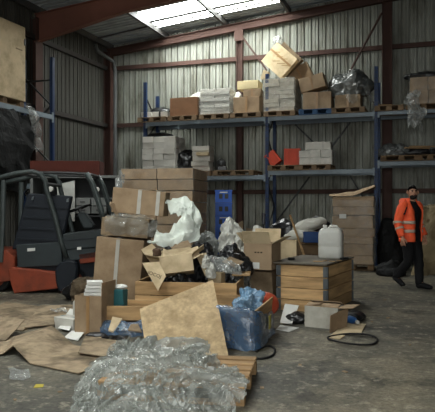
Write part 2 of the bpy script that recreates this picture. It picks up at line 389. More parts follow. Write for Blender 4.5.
def sheet(w, zb, m, rib=.2, dep=.055):                   # trapezoid sheet in the xz plane, ribs towards -y; zb(x) = top edge
    xs = []; k = 0; n = max(1, round(w / rib)); rb = w / n
    for k in range(n): xs += [(k*rb, 0), (k*rb + rb*.12, 0), (k*rb + rb*.16, -dep), (k*rb + rb*.58, -dep), (k*rb + rb*.60, -dep*.75), (k*rb + rb*.66, -dep*.75), (k*rb + rb*.68, -dep), (k*rb + rb*.96, -dep)]
    xs.append((w, 0)); v = []
    for x, y in xs: v += [(x, y, 0), (x, y, zb(x))]
    f = [(2*i, 2*i+2, 2*i+3, 2*i+1) for i in range(len(xs)-1)]
    return MB().add(v, f).mesh('cladding_sheet', m)
wb = st('wall_back', MB().add([(XL-.2, YB+.06, 0), (XR+.2, YB+.06, 0), (XR+.2, YB+.06, roofz(XR)), (XRIDGE, YB+.06, roofz(XRIDGE)), (XL-.2, YB+.06, roofz(XL)), (XL-.2, YB+.12, 0), (XR+.2, YB+.12, 0), (XR+.2, YB+.12, roofz(XR)), (XRIDGE, YB+.12, roofz(XRIDGE)), (XL-.2, YB+.12, roofz(XL))],
    [(0,1,2,3,4), (5,6,7,8,9), (0,1,6,5), (1,2,7,6), (2,3,8,7), (3,4,9,8), (4,0,5,9)]).mesh('wall_back', CLAD))
x = XL
while x < XR - .01:
    ww = min(1.0, XR - x); link('cladding_sheet', sheet(ww, lambda q, x=x: roofz(x+q) - .01, CLAD), wb, (x, YB, 0)); x += 1.0
wl = st('wall_left', MB().box((XL-.1, (YB+YF)/2, roofz(XL)/2), (.06, YB-YF, roofz(XL))).mesh('wall_left', CLADL_SHADED))
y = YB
LS = sheet(1.0, lambda q: roofz(XL) - .02, CLADL_SHADED)
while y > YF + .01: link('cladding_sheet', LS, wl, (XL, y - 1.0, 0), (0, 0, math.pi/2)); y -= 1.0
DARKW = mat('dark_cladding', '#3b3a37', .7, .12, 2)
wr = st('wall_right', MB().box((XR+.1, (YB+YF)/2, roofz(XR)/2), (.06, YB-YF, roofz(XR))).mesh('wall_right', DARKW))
# wall behind the camera, with the open loading door
mb = MB(); DX0, DX1, DH = -2.1, 3.3, 5.0
mb.box(((XL+DX0)/2, YF, 3.2), (DX0-XL, .1, 6.4)); mb.box(((XR+DX1)/2, YF, 3.2), (XR-DX1, .1, 6.4)); mb.box(((DX0+DX1)/2, YF, (DH+6.4)/2), (DX1-DX0, .1, 6.4-DH))
st('wall_front', mb.mesh('wall_front', DARKW))
# ceiling: profiled sheets running up the slope, rooflights let into it
ce = tag(bpy.data.objects.new('ceiling', None), kind='structure'); COL.objects.link(ce)
def roofsheet(y0, y1, x0, x1, m, name):
    nn = max(1, round((y1-y0)/.2)); rb = (y1-y0)/nn; ys = []
    for k in range(nn): ys += [(k*rb, 0), (k*rb+rb*.6, 0), (k*rb+rb*.7, .03), (k*rb+rb*.9, .03)]
    ys.append((y1-y0, 0)); v = []
    for yy, zz in ys: v += [(0, yy, zz), (x1-x0, yy, zz + roofz(x1) - roofz(x0))]
    me = MB().add(v, [(2*i, 2*i+2, 2*i+3, 2*i+1) for i in range(len(ys)-1)]).mesh(name, m)
    return link(name, me, ce, (x0, y0, roofz(x0)))
SK = [(15.0, 15.78), (15.98, 16.42), (5.7, 6.5), (3.2, 4.0), (.2, 1.0)]
edges = [YF-.2]; 
while edges[-1] < YB + .3: edges.append(edges[-1] + 1.0)
cuts = sorted([e for e in edges if not any(a - .3 < e < b + .3 for a, b in SK)] + [q for s_ in SK for q in s_])
for a, b in zip(cuts[:-1], cuts[1:]):
    if (a, b) in SK:
        x0, x1 = (-7.28, -3.62)
        roofsheet(a, b, XL-.3, x0, ROOFM, 'roof_sheet'); roofsheet(a, b, x1, XRIDGE, ROOFM, 'roof_sheet'); roofsheet(a, b, x0, x1, GRP, 'rooflight')
    else: roofsheet(a, b, XL-.3, XRIDGE, ROOFM, 'roof_sheet')
    roofsheet(a, b, XRIDGE, XR+.3, ROOFM, 'roof_sheet')
PURL = mat('purlin', '#474644', .6, .15, 3, bump=.05, rand=.05)
k = 0; xx = -9.1
for xx in (-9.15, -7.31, -5.44, -3.59, -1.73, .2, 2.2, 4.2):
    link('purlin', cbox('purlin', (.07, YB-YF, .16), PURL, 0), ce, (xx, (YB+YF)/2, roofz(xx) - .085))
# timber/steel spacer rods across the roof near the far wall
for yy in (16.15,): 
    for xa, xb in ((-9.1, -7.3), (-7.3, -5.45), (-5.45, -3.6)):
        link('sag_rod', MB().bar((xa, yy, roofz(xa)-.05), (xb, yy-.1, roofz(xb)-.05), .04).mesh('sag_rod', PURL), ce)
nt_ = [0]
def trim(mb, m): nt_[0] += 1; return st('trim_%d' % nt_[0], mb.mesh('trim', m))
def ibar(mb, a, b, dep, wid, side):                     # I-section between two points; side = flange direction
    mb.bar(a, b, .02, dep, up=(0,0,1)); 
for yy, dep, hz in ((YB - .2, .2, 0), (13.3, .42, .5), (8.6, .42, .5), (3.9, .42, .5), (-.9, .42, .5)):
    mb = MB(); 
    for (xa, xb, da, db) in ((XL+.15, XL+2.6, dep+hz*.55, dep), (XL+2.6, XRIDGE, dep, dep), (XRIDGE, XR-.15, dep, dep)):
        za, zb = roofz(xa) - .17, roofz(xb) - .17
        mb.add([(xa, yy-.01, za), (xb, yy-.01, zb), (xb, yy-.01, zb-db), (xa, yy-.01, za-da), (xa, yy+.01, za), (xb, yy+.01, zb), (xb, yy+.01, zb-db), (xa, yy+.01, za-da)], [(0,1,2,3),(4,5,6,7),(0,1,5,4),(3,2,6,7)])
        mb.bar((xa, yy, za), (xb, yy, zb), .16, .02); mb.bar((xa, yy, za-da), (xb, yy, zb-db), .16, .02)
    trim(mb, mat('rafter_red_lit', '#86594b', .75, .2, 2, dirt='#5a3f36', dirt_amt=.5, dirt_scale=1.0, bump=.1, rand=.05) if hz else RED())  # lighter primer red: lit look of the portal rafters put into colour
def column(x, y, wx, wy, h):
    mb = MB(); mb.box((x, y, h/2), (wx, .015, h)); mb.box((x-wx/2, y, h/2), (.015, wy, h)); mb.box((x+wx/2, y, h/2), (.015, wy, h)); trim(mb, RED())
for x in (-5.03, -.95, 3.2): column(x, YB-.14, .16 if x < -4 else .24, .2, roofz(x) - .3)
mb = MB(); mb.box((-5.03, YB-.26, 6.36), (.26, .03, .3)); trim(mb, RED())
for y in (13.3, 8.6, 3.9, -.8): column(XL+.14, y, .2, .3, roofz(XL) - .25)
column(XL+.16, YB-.16, .22, .22, roofz(XL)-.2)
for z in (5.73, 3.97, 1.9):
    mb = MB(); mb.bar((XL, YB-.09, z), (XR, YB-.09, z), .1, .12); trim(mb, RED())
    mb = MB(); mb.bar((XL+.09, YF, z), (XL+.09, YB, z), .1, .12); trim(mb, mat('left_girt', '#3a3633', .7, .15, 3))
mb = MB(); mb.tube([(-1.08, YB-.3, 6.6), (-2.25, YB-.3, 4.5)], .028, 6); trim(mb, RED())
mb = MB(); mb.tube([(-4.95, YB-.3, 6.35), (-4.2, YB-.3, 5.3)], .028, 6); trim(mb, RED())
mb = MB(); mb.tube([(XL+.12, YB-.9, 6.3), (XL+.14, YB-.8, 6.12), (XL+.5, YB-.45, 5.85), (XL+.52, YB-.42, 5.6), (XL+.52, YB-.42, .1)], .055, 10); trim(mb, mat('downpipe', '#5d5f5e', .6, .1, 3))

# ================================================================== PALLET RACKS
def upright(t, x, y, h, axis_front=True):
    me = CACHE.get(('up', h))
    if me is None:
        mb = MB(); mb.box((0, 0, h/2), (.09, .03, h)); mb.box((-.038, .03, h/2), (.014, .06, h)); mb.box((.038, .03, h/2), (.014, .06, h)); mb.box((0, .02, .005), (.15, .13, .01))
        me = CACHE[('up', h)] = mb.mesh('upright', BLUE())
    return link('upright', me, t, (x, y, 0))
def slots(t, x, y, z0, z1):
    mb = MB(); z = z0
    while z < z1:
        for s in (-.02, .02): mb.box((x+s, y-.0165, z), (.014, .004, .035))
        z += .1
    o = mb.build('slot_row', STEEL(), t); o['kind'] = 'stuff'
RY, RD = 16.0, .85
rk = thing('pallet_rack', 'long blue pallet rack with grey beams along the back corrugated wall', 'rack', (0, 0, 0))
UX = (-7.52, -3.97, -1.16, 1.65)
for i, x in enumerate(UX):
    upright(rk, x, RY, 5.0); upright(rk, x, RY + RD, 4.75); slots(rk, x, RY, .3, 4.9)
    z = .25; s = 0
    while z < 4.2:
        link('frame_brace', MB().bar((x, RY+.05 if s else RY+RD, z), (x, RY+RD if s else RY+.05, z+.62), .03).mesh('frame_brace', STEEL()), rk); z += .62; s ^= 1
BZ = ((3.86, 2.32), (3.86, 2.43), (3.88, 2.61))
for i in range(3):
    L = UX[i+1] - UX[i] - .1
    for z in BZ[i]:
        for yy in (RY - .01, RY + RD):
            link('beam', cbox('beam', (L, .05, .11), BEAMG(), .005), rk, ((UX[i]+UX[i+1])/2, yy, z-.055))
        for sx in (UX[i]+.06, UX[i+1]-.06):
            link('beam_connector', cbox('beam_connector', (.05, .02, .2), BEAMG(), 0), rk, (sx, RY-.025, z-.07))
# back bracing behind two bays
for xa, xb, z in ((-3.4, -2.55, 0), (-1.9, -2.55, 0)):
    link('back_brace', MB().bar((xa, RY+RD+.06, 3.75), (xb, RY+RD+.06, 2.9), .04).mesh('back_brace', STEEL()), rk)
link('back_brace', MB().bar((-3.9, RY+RD+.06, 1.1), (-3.0, RY+RD+.06, 2.3), .04).mesh('back_brace', STEEL()), rk)
link('back_brace', MB().bar((-1.2, RY+RD+.06, 1.1), (-1.9, RY+RD+.06, 2.3), .04).mesh('back_brace', STEEL()), rk)
TOP, LOW1, LOW2, LOW3 = 3.86, 2.32, 2.43, 2.61
# left rack, end frame towards the back wall
lr = thing('pallet_rack', 'blue pallet rack standing against the left wall, holding one huge carton', 'rack', (0, 0, 0))
LX, LD = -8.4, .8
for y in (12.76, 10.0, 7.3):
    for x in (LX, LX - LD):
        mb = MB(); mb.box((0, 0, 2.52), (.03, .09, 5.04)); mb.box((-.03, -.038, 2.52), (.06, .014, 5.04)); mb.box((-.03, .038, 2.52), (.06, .014, 5.04)); mb.box((0,0,.005), (.13,.15,.01))
        mb.build('upright', BLUE(), lr, (x, y, 0))
    z = .4; s = 0
    while z < 4.6:
        a, b = (LX-.05, LX-LD) if s else (LX-LD, LX-.05)
        link('frame_brace', MB().bar((a, y, z), (b, y, z+.7), .035).mesh('frame_brace', STEEL()), lr); z += .7; s ^= 1
    link('frame_brace', MB().bar((LX-.05, y, 4.5), (LX-LD, y, 4.5), .035).mesh('frame_brace', STEEL()), lr)
for ya, yb in ((10.0, 12.76), (7.3, 10.0)):
    for x in (LX + .01, LX - LD):
        for z in (3.66, 2.0): link('beam', MB().box((0, 0, 0), (.05, yb-ya-.1, .11)).mesh('beam', BEAMG()), lr, (x, (ya+yb)/2, z-.055))
link('beam_connector', cbox('beam_connector', (.02, .05, .24), BEAMG(), 0), lr, (LX+.03, 12.7, 3.6))
# huge carton on it
pallet('dark pallet under the huge carton on the left wall rack', (LX-.4, 10.95, 3.66), math.pi/2, 1.3, .85, PALD())
c = carton('large_carton', 'huge pale cardboard carton high on the left wall rack', (LX-.36, 10.95, 3.66+PH), 0, (.8, 1.4, 1.62), CARDP(), seed=5, jit=.02)
MB().box((.403, .45, 1.1), (.008, .22, .025)).build('strap_mark', CARDD(), c)
MB().box((.403, .66, 1.3), (.012, .05, .14)).build('torn_patch', STEEL(), c)
drape('hanging_film', 'clear plastic film hanging off the left rack beam', 'plastic film', [[(LX+.06, 11.5, 3.7), (LX+.1, 11.7, 3.68), (LX+.06, 11.95, 3.68)], [(LX+.14, 11.6, 3.5), (LX+.2, 11.8, 3.45), (LX+.12, 12.0, 3.45)], [(LX+.1, 11.75, 3.1), (LX+.16, 11.9, 3.1), (LX+.1, 12.15, 3.15)], [(LX+.1, 11.9, 2.7), (LX+.14, 12.05, 2.75), (LX+.1, 12.2, 2.8)]], CLEAR(), nu=26, nv=16, amp=.13, freq=6, seed=4)
drape('black_film', 'black plastic sheet draped down the left rack below the huge carton', 'plastic sheet', [[(LX+.07, 9.6, 3.5), (LX+.07, 10.6, 3.55), (LX+.07, 11.6, 3.5)], [(LX+.2, 9.6, 3.0), (LX+.15, 10.6, 3.1), (LX+.2, 11.7, 3.0)], [(LX+.12, 9.6, 2.4), (LX+.25, 10.7, 2.3), (LX+.15, 11.6, 2.3)], [(LX+.2, 9.6, 1.9), (LX+.15, 10.8, 1.8), (LX+.2, 11.4, 1.8)]], mat('dull_black', '#121313', .7, .2, 5, bump=.3, spec=.2), nu=24, nv=24, amp=.14, freq=3, seed=8)

# ================================================================== GOODS ON THE BACK RACK
def rp(px, Y=None, z=0):            # a place on the rack at image column px
    Y = Y or RY + .4; a = (px-217.5)/FOC; dx = -math.sin(YAW)+a*math.cos(YAW); dy = math.cos(YAW)+a*math.sin(YAW)
    return Vector((dx/dy*Y, Y, z))
R90 = math.pi/2
MIDP = mat('mid_pallet_wood', '#7c6750', .85, .22, 3.0, stretch=(.6, 5, 5), dirt='#55462f', dirt_amt=.6, dirt_scale=1.3, bump=.15, rand=.2)
def rpal(px, z, label, m=None, L=.85): return pallet(label, rp(px, None, z), 0, L, .95, MIDP if m in (None, PALW()) else m)
rpal(158, TOP, 'wooden pallet under the flat white cartons, left end of the top shelf')
rpal(188, TOP, 'wooden pallet under the brown carton with a dark hand hole')
rpal(219, TOP, 'wooden pallet under the film-wrapped whitish stack left of the blue post')
rpal(250, TOP, 'wooden pallet under the brown and cream cartons beside the middle blue post')
rpal(283, TOP, 'wooden pallet under the tall grey wrapped stack right of the blue post')
rpal(318, TOP, 'blue painted pallet under the leaning brown cartons', mat('blue_pallet', '#2c4a6b', .7, .2, 3, dirt='#24303c', dirt_amt=.5))
rpal(350, TOP, 'wooden pallet under the carton with the dark film bundle')
rpal(390, TOP, 'nearly empty broken pallet at the top of the right rack bay', PALW(), .7)
rpal(424, TOP, 'pallet under the film-wrapped brown load, right end of top shelf', PALD())
T2 = TOP + PH
carton('flat_carton', 'small flat white carton at the far left of the top shelf', rp(149, RY+.25, T2), 0, (.3, .4, .16), WCART(), seed=2, tape=BTAPE())
carton('flat_carton', 'wider flat white carton right of the small one on the top shelf', rp(163, RY+.25, T2), 0, (.46, .45, .15), WCART(), seed=3, tape=STEEL())
blob('black_bag', 'flat black bag lying over the flat white cartons', 'bag', rp(161, RY+.5, T2+.16), (.36, .25, .12), BLACKP(), seed=3, sub=3)
carton('brown_carton', 'brown carton with a dark hand hole on the top shelf', rp(188, RY+.3, T2), 0, (.82, .6, .52), mat('brown_card', '#7d5b41', .85, .12, 3, dirt='#5a4030', dirt_amt=.4), hole=True, seed=4, jit=.02)
blob('film_bundle', 'white film bundle behind the carton with the hand hole', 'plastic film', rp(200, RY+.7, T2), (.4, .2, .5), WHITEB(), seed=5, sub=4, amp=.5)
stack('wrapped_stack', 'whitish wrapped stack of flat boxes on the top shelf, left of the blue post', rp(219, RY+.4, T2), .03, 2, 2, 8, (.42, .42, .088), WCART(), seed=6, wrap=CLEARG(), jit=.015)
blob('film_bundle', 'white film bundle between the wrapped stack and brown cartons', 'plastic film', rp(237.5, RY+.62, T2), (.2, .18, .42), WHITEB(), seed=7, sub=4, amp=.5)
carton('brown_carton', 'plain brown carton beside the middle blue post on top shelf', rp(249, RY+.3, T2), 0, (.72, .55, .44), CARD(), tape=BTAPE(), seed=8)
carton('brown_carton', 'smaller dark brown carton under the cream carton', rp(254, RY+.35, T2+.445), .05, (.48, .5, .2), CARDD(), tape=BTAPE(), seed=9)
carton('cream_carton', 'small cream carton topmost left of the middle blue post', rp(250, RY+.33, T2+.655), -.03, (.58, .45, .22), mat('cream_card', '#d9c99c', .8, .06, 3, bump=.05), seed=10, tape=None)
# bay 2
stack('wrapped_stack', 'tall grey film-wrapped stack of boxes under the tilted cream carton', rp(283, RY+.4, T2), -.02, 2, 2, 8, (.41, .42, .108), mat('grey_cartons', '#b3aa98', .8, .16, 4, dirt='#7d7464', dirt_amt=.5), seed=11, wrap=CLEARG(), jit=.012)
t = carton('tilted_carton', 'big flat cream carton tipped on its corner, topmost on the shelf', rp(282, RY+.3, T2+.89) + Vector((.22, 0, .24)), 0, (.66, .2, .78), CARDP(), tape=BTAPE(), tapes=(.12,), seed=12, rx=math.radians(-6), ry=math.radians(-47))
for k, (u, v, l) in enumerate(((-.1,.55,.2),(.12,.55,.18),(-.05,.35,.22),(.18,.35,.16),(.2,.72,.14),(.0,.18,.2))):
    MB().box((0, 0, 0), (l, .003, .016)).build('print_line', mat('faded_ink', '#9a7f52', .8, .05, 4), t, (u*.66, -.112, v*.78), (0, math.radians(52), 0))
t = carton('tilted_carton', 'grey-brown carton leaning behind the tipped cream carton', rp(287, RY+.56, T2+.97) + Vector((.22, 0, .24)), 0, (.62, .2, .72), CARDD(), tape=TAPE(), seed=13, ry=math.radians(-44))
blob('film_bundle', 'grey film tuft standing on top of the tipped cream carton', 'plastic film', rp(277.5, RY+.35, T2+1.86), (.13, .1, .14), CLEAR(), seed=14, sub=3, amp=.6)
carton('small_carton', 'small cream carton scrap tucked at the left of the grey stack top', rp(263.5, RY+.25, T2+.9), 0, (.16, .14, .24), CARDP(), seed=15, ry=math.radians(22))
t = carton('brown_carton', 'uppermost of three leaning brown cartons over the blue pallet', rp(306.5, RY+.73, T2+.72), 0, (.62, .24, .6), CARD(), tape=BTAPE(), seed=16, ry=math.radians(-26))
t = carton('brown_carton', 'middle of three leaning brown cartons over the blue pallet', rp(315, RY+.33, T2+.53), 0, (.66, .5, .36), CARD(), tape=BTAPE(), seed=17, ry=math.radians(-14))
carton('brown_carton', 'lowest brown carton standing on the blue pallet', rp(318.5, RY+.28, T2), .02, (.72, .55, .44), CARD(), tape=BTAPE(), seed=18)
carton('brown_carton', 'low brown carton under the dark film bundle, top shelf', rp(349, RY+.3, T2), 0, (.64, .55, .34), CARDD(), tape=BTAPE(), seed=19)
blob('dark_film_bundle', 'big bundle of dark shiny film right of the leaning cartons', 'plastic film', rp(350, RY+.38, T2+.33), (.58, .36, .42), mat('dark_film', '#4c4f4d', .25, .5, 5, bump=.6, bump_scale=12, spec=.9), seed=20, sub=5, amp=.5, freq=1.6, smooth=True)
drape('film_strip', 'hanging film strips over the front of the dark bundle', 'plastic film', [[rp(343, RY-.08, 4.85), rp(350, RY-.1, 4.95), rp(356, RY-.08, 4.9)], [rp(344, RY-.16, 4.6), rp(350, RY-.18, 4.6), rp(357, RY-.16, 4.6)], [rp(345, RY-.14, 4.25), rp(350, RY-.16, 4.1), rp(358, RY-.14, 4.2)]], CLEARG(), nu=20, nv=14, amp=.16, freq=7, seed=3)
drape('film_strip', 'loose film curling beside the right blue post, top shelf', 'plastic film', [[rp(361, RY+.1, 4.75), rp(366, RY+.2, 4.7)], [rp(364, RY+.05, 4.45), rp(369, RY+.15, 4.5)], [rp(370, RY-.05, 4.15), rp(374, RY+.1, 4.2)], [rp(381, RY, 4.02), rp(384, RY+.2, 4.02)]], CLEARG(), nu=20, nv=8, amp=.1, freq=6, seed=5)
# bay 3
for k in range(3):
    a = rp(383 + 5*k, RY + .15 + .12*k, T2 + .03); tag(link('wood_scrap', cbox('wood_scrap', (.42, .09, .05), PALW()), None, a, (0, .05*k, .3 - .35*k)), ('short board lying leftmost on the nearly empty pallet', 'short board lying in the middle of the nearly empty pallet', 'short board lying rightmost on the nearly empty pallet')[k], 'board')
stack('wrapped_load', 'film-wrapped brown carton load at the right end of the top shelf', rp(428, RY+.4, T2), 0, 2, 2, 2, (.42, .42, .33), CARD(), seed=21, wrap=WRAP())
blob('black_bag', 'black bag lying on the wrapped brown load, top right', 'bag', rp(424, RY+.4, T2+.67), (.5, .35, .12), BLACKP(), seed=22, sub=4)
drape('hanging_film', 'silvery torn film hanging down over the right bay beam', 'plastic film', [[rp(405, RY-.04, 4.3), rp(412, RY-.06, 4.35), rp(420, RY-.04, 4.2)], [rp(404, RY-.12, 4.1), rp(413, RY-.18, 4.05), rp(422, RY-.12, 4.05)], [rp(408, RY-.12, 3.8), rp(414, RY-.16, 3.75), rp(424, RY-.12, 3.8)], [rp(408, RY-.1, 3.45), rp(415, RY-.12, 3.4), rp(423, RY-.1, 3.35)]], CLEAR(), nu=30, nv=18, amp=.22, freq=6, seed=6, ragged=.3)
rpal(402, LOW3, 'dark pallet loaded with dirty film on the right lower shelf', PALD(), 1.0)
rpal(430, LOW3, 'dark pallet at the right end of the right lower shelf', PALD(), .75)
blob('film_bundle', 'dirty grey film bundle on the dark pallet of right lower shelf', 'plastic film', rp(394, RY+.35, LOW3+PH), (.42, .35, .2), GREYP(), seed=23, sub=4, amp=.5, freq=2.5)
blob('film_bundle', 'flat black film bundle at the right end of right lower shelf', 'plastic film', rp(422, RY+.4, LOW3+PH), (.6, .36, .13), BLACKP(), seed=24, sub=4, amp=.5)
for k in range(2): tag(link('wood_scrap', cbox('wood_scrap2', (.6, .1, .03), PALW()), None, rp(417+5*k, RY+.1+.15*k, LOW3+PH+.18+.05*k), (0, .03, .1)), ('lower reddish board lying on the flat black film bundle', 'upper reddish board lying on the flat black film bundle')[k], 'board')
# lower shelf, bay 1
rpal(165, LOW1, 'pallet under the stack of white book boxes, left lower shelf', PALD(), 1.0)
rpal(203, LOW1, 'pallet under the short white box stack, left lower shelf', PALD(), .8)
rpal(238, LOW1, 'wide pallet with a small machine on the left lower shelf', PALW(), 1.15)
stack('book_box_stack', 'stack of white flat boxes on the left lower shelf', rp(164, RY+.35, LOW1+PH), 0, 3, 2, 6, (.33, .4, .165), WCART(), seed=25, jit=.015)
blob('black_bag', 'black bag beside the white box stack on the lower shelf', 'bag', rp(187, RY+.4, LOW1+PH), (.3, .3, .4), BLACKP(), seed=26, sub=4, amp=.5)
blob('black_bag', 'dark flat bag lying on top of the white box stack', 'bag', rp(160, RY+.45, LOW1+PH+.99), (.42, .3, .1), BLACKP(), seed=27, sub=3)
stack('box_stack', 'short stack of white boxes with torn fronts, left lower shelf', rp(203, RY+.3, LOW1+PH), .05, 1, 1, 5, (.5, .45, .14), WCART(), seed=28, jit=.03)
carton('brown_carton', 'small open tan tray on the short white box stack', rp(203, RY+.05, LOW1+PH+.42), .1, (.34, .2, .09), CARDP(), seed=29)
t = thing('small_machine', 'small black hand machine standing on the wide lower shelf pallet', 'machine', rp(222, RY+.2, LOW1+PH), .3)
MB().box((0, 0, .06), (.26, .2, .12)).build('machine_body', BLACKP(), t, bevel=.02); MB().lathe([(.09, 0), (.1, .03), (.1, .14), (.04, .17)], 14, (0, 0, .12)).build('motor_housing', STEEL(), t, smooth=True); MB().tube([(-.1,0,.12), (-.14,0,.25), (-.02,0,.34), (.08,0,.28)], .014, 6).build('carry_handle', STEEL(), t)
# lower shelf, bay 2
rpal(287, LOW2, 'pallet under the orange crates on the middle lower shelf', PALW(), .85)
rpal(317, LOW2, 'pallet under the white wrapped boxes on the middle lower shelf', PALW(), .85)
ORG = mat('orange_plastic', '#c8472b', .5, .12, 4, bump=.04)
def bin_(label, loc, rz, d, ry=0):
    w, dp, h = d; t = thing('orange_crate', label, 'crate', loc, rz, None, 0, ry); th = .02; mb = MB()
    mb.box((0,0,th/2),(w,dp,th)); mb.box((0,dp/2,h/2),(w,th,h)); mb.box((-w/2,0,h/2),(th,dp,h)); mb.box((w/2,0,h/2),(th,dp,h)); mb.box((0,-dp/2,h/2),(w,th,h)); mb.build('crate_shell', ORG, t)
    MB().box((0,-dp/2,h),(w+.03,.03,.03)).box((0,dp/2,h),(w+.03,.03,.03)).box((-w/2,0,h),(.03,dp,.03)).box((w/2,0,h),(.03,dp,.03)).build('rim', ORG, t)
    for x in (-w/3, 0, w/3): MB().box((x,-dp/2-.014,h*.45),(.03,.012,h*.85)).build('rib', ORG, t)
    return t
bin_('orange plastic crate tipped on its side, middle lower shelf', rp(277.5, RY+.2, LOW2+PH+.05), .1, (.28, .35, .34), math.radians(-38))
bin_('upright orange plastic crate beside the tipped one', rp(292.5, RY+.25, LOW2+PH), .15, (.4, .4, .42))
stack('wrapped_boxes', 'white film-wrapped boxes on the middle lower shelf', rp(317, RY+.3, LOW2+PH), 0, 3, 1, 2, (.28, .5, .19), WCART(), seed=31, wrap=WRAP())
carton('white_carton', 'flat white wrapped carton topmost on the middle lower shelf', rp(319, RY+.3, LOW2+PH+.39), .04, (.64, .45, .2), WCART(), tape=TAPE(), tapes=(-.2, .2), seed=32)

# ================================================================== GROUND LEVEL ALONG THE BACK
# shrink-wrapped tower of folded cardboard
p0 = Vector((-1.62, 15.1, 0))
pallet('pallet under the wrapped tower of folded cardboard', p0, .05, .95, .8, PALD())
t = thing('cardboard_tower', 'film-wrapped tower of folded brown cardboard beside the walking person', 'cardboard stack', p0 + Vector((0, 0, PH)), .05)
r = random.Random(3); z = 0; k = 0
while z < 1.52:
    hh = r.uniform(.16, .34); jbox((.94 + r.uniform(-.05,.03), .8, hh - .004), .02, k).build('cardboard_layer', CARD(), t, (r.uniform(-.02,.02), 0, z), bevel=.015); z += hh; k += 1
drape_me = drape_mesh('loose_flap', [[(-.52, -.42, z), (0, -.44, z+.02), (.5, -.4, z+.2)], [(-.55, 0, z+.04), (0, 0, z+.12), (.5, 0, z+.26)], [(-.5, .4, z), (0, .4, z+.05), (.5, .4, z+.2)]], CARD(), 14, 14, .05, 3, 3, thick=.01); link('loose_flap', drape_me, t)
mb = MB(); ring = []
na, nz = 40, 22; vs_ = []
for k in range(nz+1):
    for a in range(na):
        q = a/na*4; s_ = int(q); f = q - s_; X, Y = .51, .44
        x, y = [(-X+2*X*f, -Y), (X, -Y+2*Y*f), (X-2*X*f, Y), (-X, Y-2*Y*f)][s_]; e2 = 1 + .03*noise.noise(Vector((x*4, y*4, k*.4))); vs_.append((x*e2, y*e2, k/nz*1.5))
MB().add(vs_, [(k*na+a, k*na+(a+1)%na, (k+1)*na+(a+1)%na, (k+1)*na+a) for k in range(nz) for a in range(na)]).build('stretch_wrap', film('tower_wrap', '#c3c3bb', .86, .15, .3), t, smooth=True)
MB().box((-.22, -.462, 1.12), (.16, .006, .1)).build('paper_label', PAPER(), t)
# blue crates tower
BL = mat('blue_crate', '#2b5cb8', .45, .1, 4, bump=.03)
for k in range(7):
    t = thing('blue_crate', 'blue plastic crate, %s of the tower behind the white bag' % ('lowest', 'second from the floor', 'third from the floor', 'middle one', 'fifth from the floor', 'second from the top', 'topmost')[k], 'crate', at(223.5, 13.0, k*.262), YAW, 'tower of blue crates')
    mb = MB(); mb.box((0,0,.012),(.33,.42,.024)); 
    for s in (-1,1): mb.box((s*.165,0,.13),(.015,.42,.25)); mb.box((0,s*.21,.13),(.33,.015,.25))
    mb.build('crate_shell', BL, t); MB().box((0,-.215,.245),(.36,.03,.025)).box((0,.215,.245),(.36,.03,.025)).box((.17,0,.245),(.02,.42,.025)).box((-.17,0,.245),(.02,.42,.025)).build('rim', BL, t)
    for x in (-.06, .06): MB().box((x,-.221,.13),(.07,.008,.1)).build('grip_slot', STEEL(), t)
    if k in (4, 6): MB().box((0,-.223,.21),(.16,.005,.02)).build('white_print', PAPER(), t)
slab('cardboard_sheet', [at(231, 12.6, 0), at(243, 12.6, 0), at(243, 12.9, 1.2), at(231, 12.9, 1.05)], .01, CARDD(), label='dark cardboard sheet leaning right of the blue crates', cat='cardboard')
slab('cardboard_sheet', [at(246, 13.4, 0), at(259, 13.4, 0), at(259, 13.6, .98), at(246, 13.6, 1.02)], .01, CARDD(), label='cardboard sheet leaning left of the broom by the blue post', cat='cardboard')
t = thing('broom', 'dark broom standing upside down against the middle blue post', 'broom', at(263, 13.5, 0), YAW)
MB().tube([(0, 0, 0), (.02, .1, 1.1)], .016, 8).build('handle', STEEL(), t); MB().box((.02, .1, 1.22), (.08, .06, .26)).build('brush_head', BLACKP(), t, bevel=.02)
blob('black_tarp_heap', 'black tarp heap on the floor left of the white sacks', 'tarp', at(283, 12.6, 0), (.55, .5, .75), BLACKP(), seed=33, sub=4, amp=.4)
crate('wood_crate', 'wooden crate behind the big box, holding white sacks', at(306, 12.0, 0), YAW-.2, 1.0, .8, 4, PALD(), hinge=False)
zt = .79
tag(link('crate_lid', cbox('crate_lid', (1.02, .82, .03), PALD()), None, at(306, 12.0, zt+.01), (0, 0, YAW-.2)), 'flat lid board of the crate under the white sacks', 'board')
zt += .03
SACK = mat('white_sack', '#b9b7ac', .55, .12, 4, dirt='#77736a', dirt_amt=.5, dirt_scale=2, bump=.3)
blob('white_sack', 'lower white sack lying behind the jerrycan', 'sack', at(303, 11.9, zt), (.36, .28, .13), SACK, rz=YAW, seed=34, sub=4, amp=.2, base=-.7)
blob('white_sack', 'upper white sack lying tilted on the lower one', 'sack', at(311, 12.0, zt+.2), (.36, .24, .13), SACK, rz=YAW, seed=35, sub=4, amp=.2, base=-.8, rot=(0, math.radians(-18), YAW))
blob('black_bag', 'black bag behind the upper white sack', 'bag', at(316, 12.3, zt), (.3, .2, .3), BLACKP(), seed=36, sub=4)
carton('blue_carton', 'blue carton left of the jerrycan behind the big box', at(313, 11.6, zt), YAW, (.36, .22, .2), mat('blue_card', '#24406f', .6, .1, 3), seed=37, tape=None)
t = thing('wood_stick', 'pale wooden stick leaning against the white sacks', 'stick', at(304, 11.3, .0), 0); t.location = (0,0,0)
MB().bar(at(307, 11.3, .45), at(290, 11.75, 1.33), .03, .025).build('stick_shaft', PALW(), t); t.location = (0,0,0)
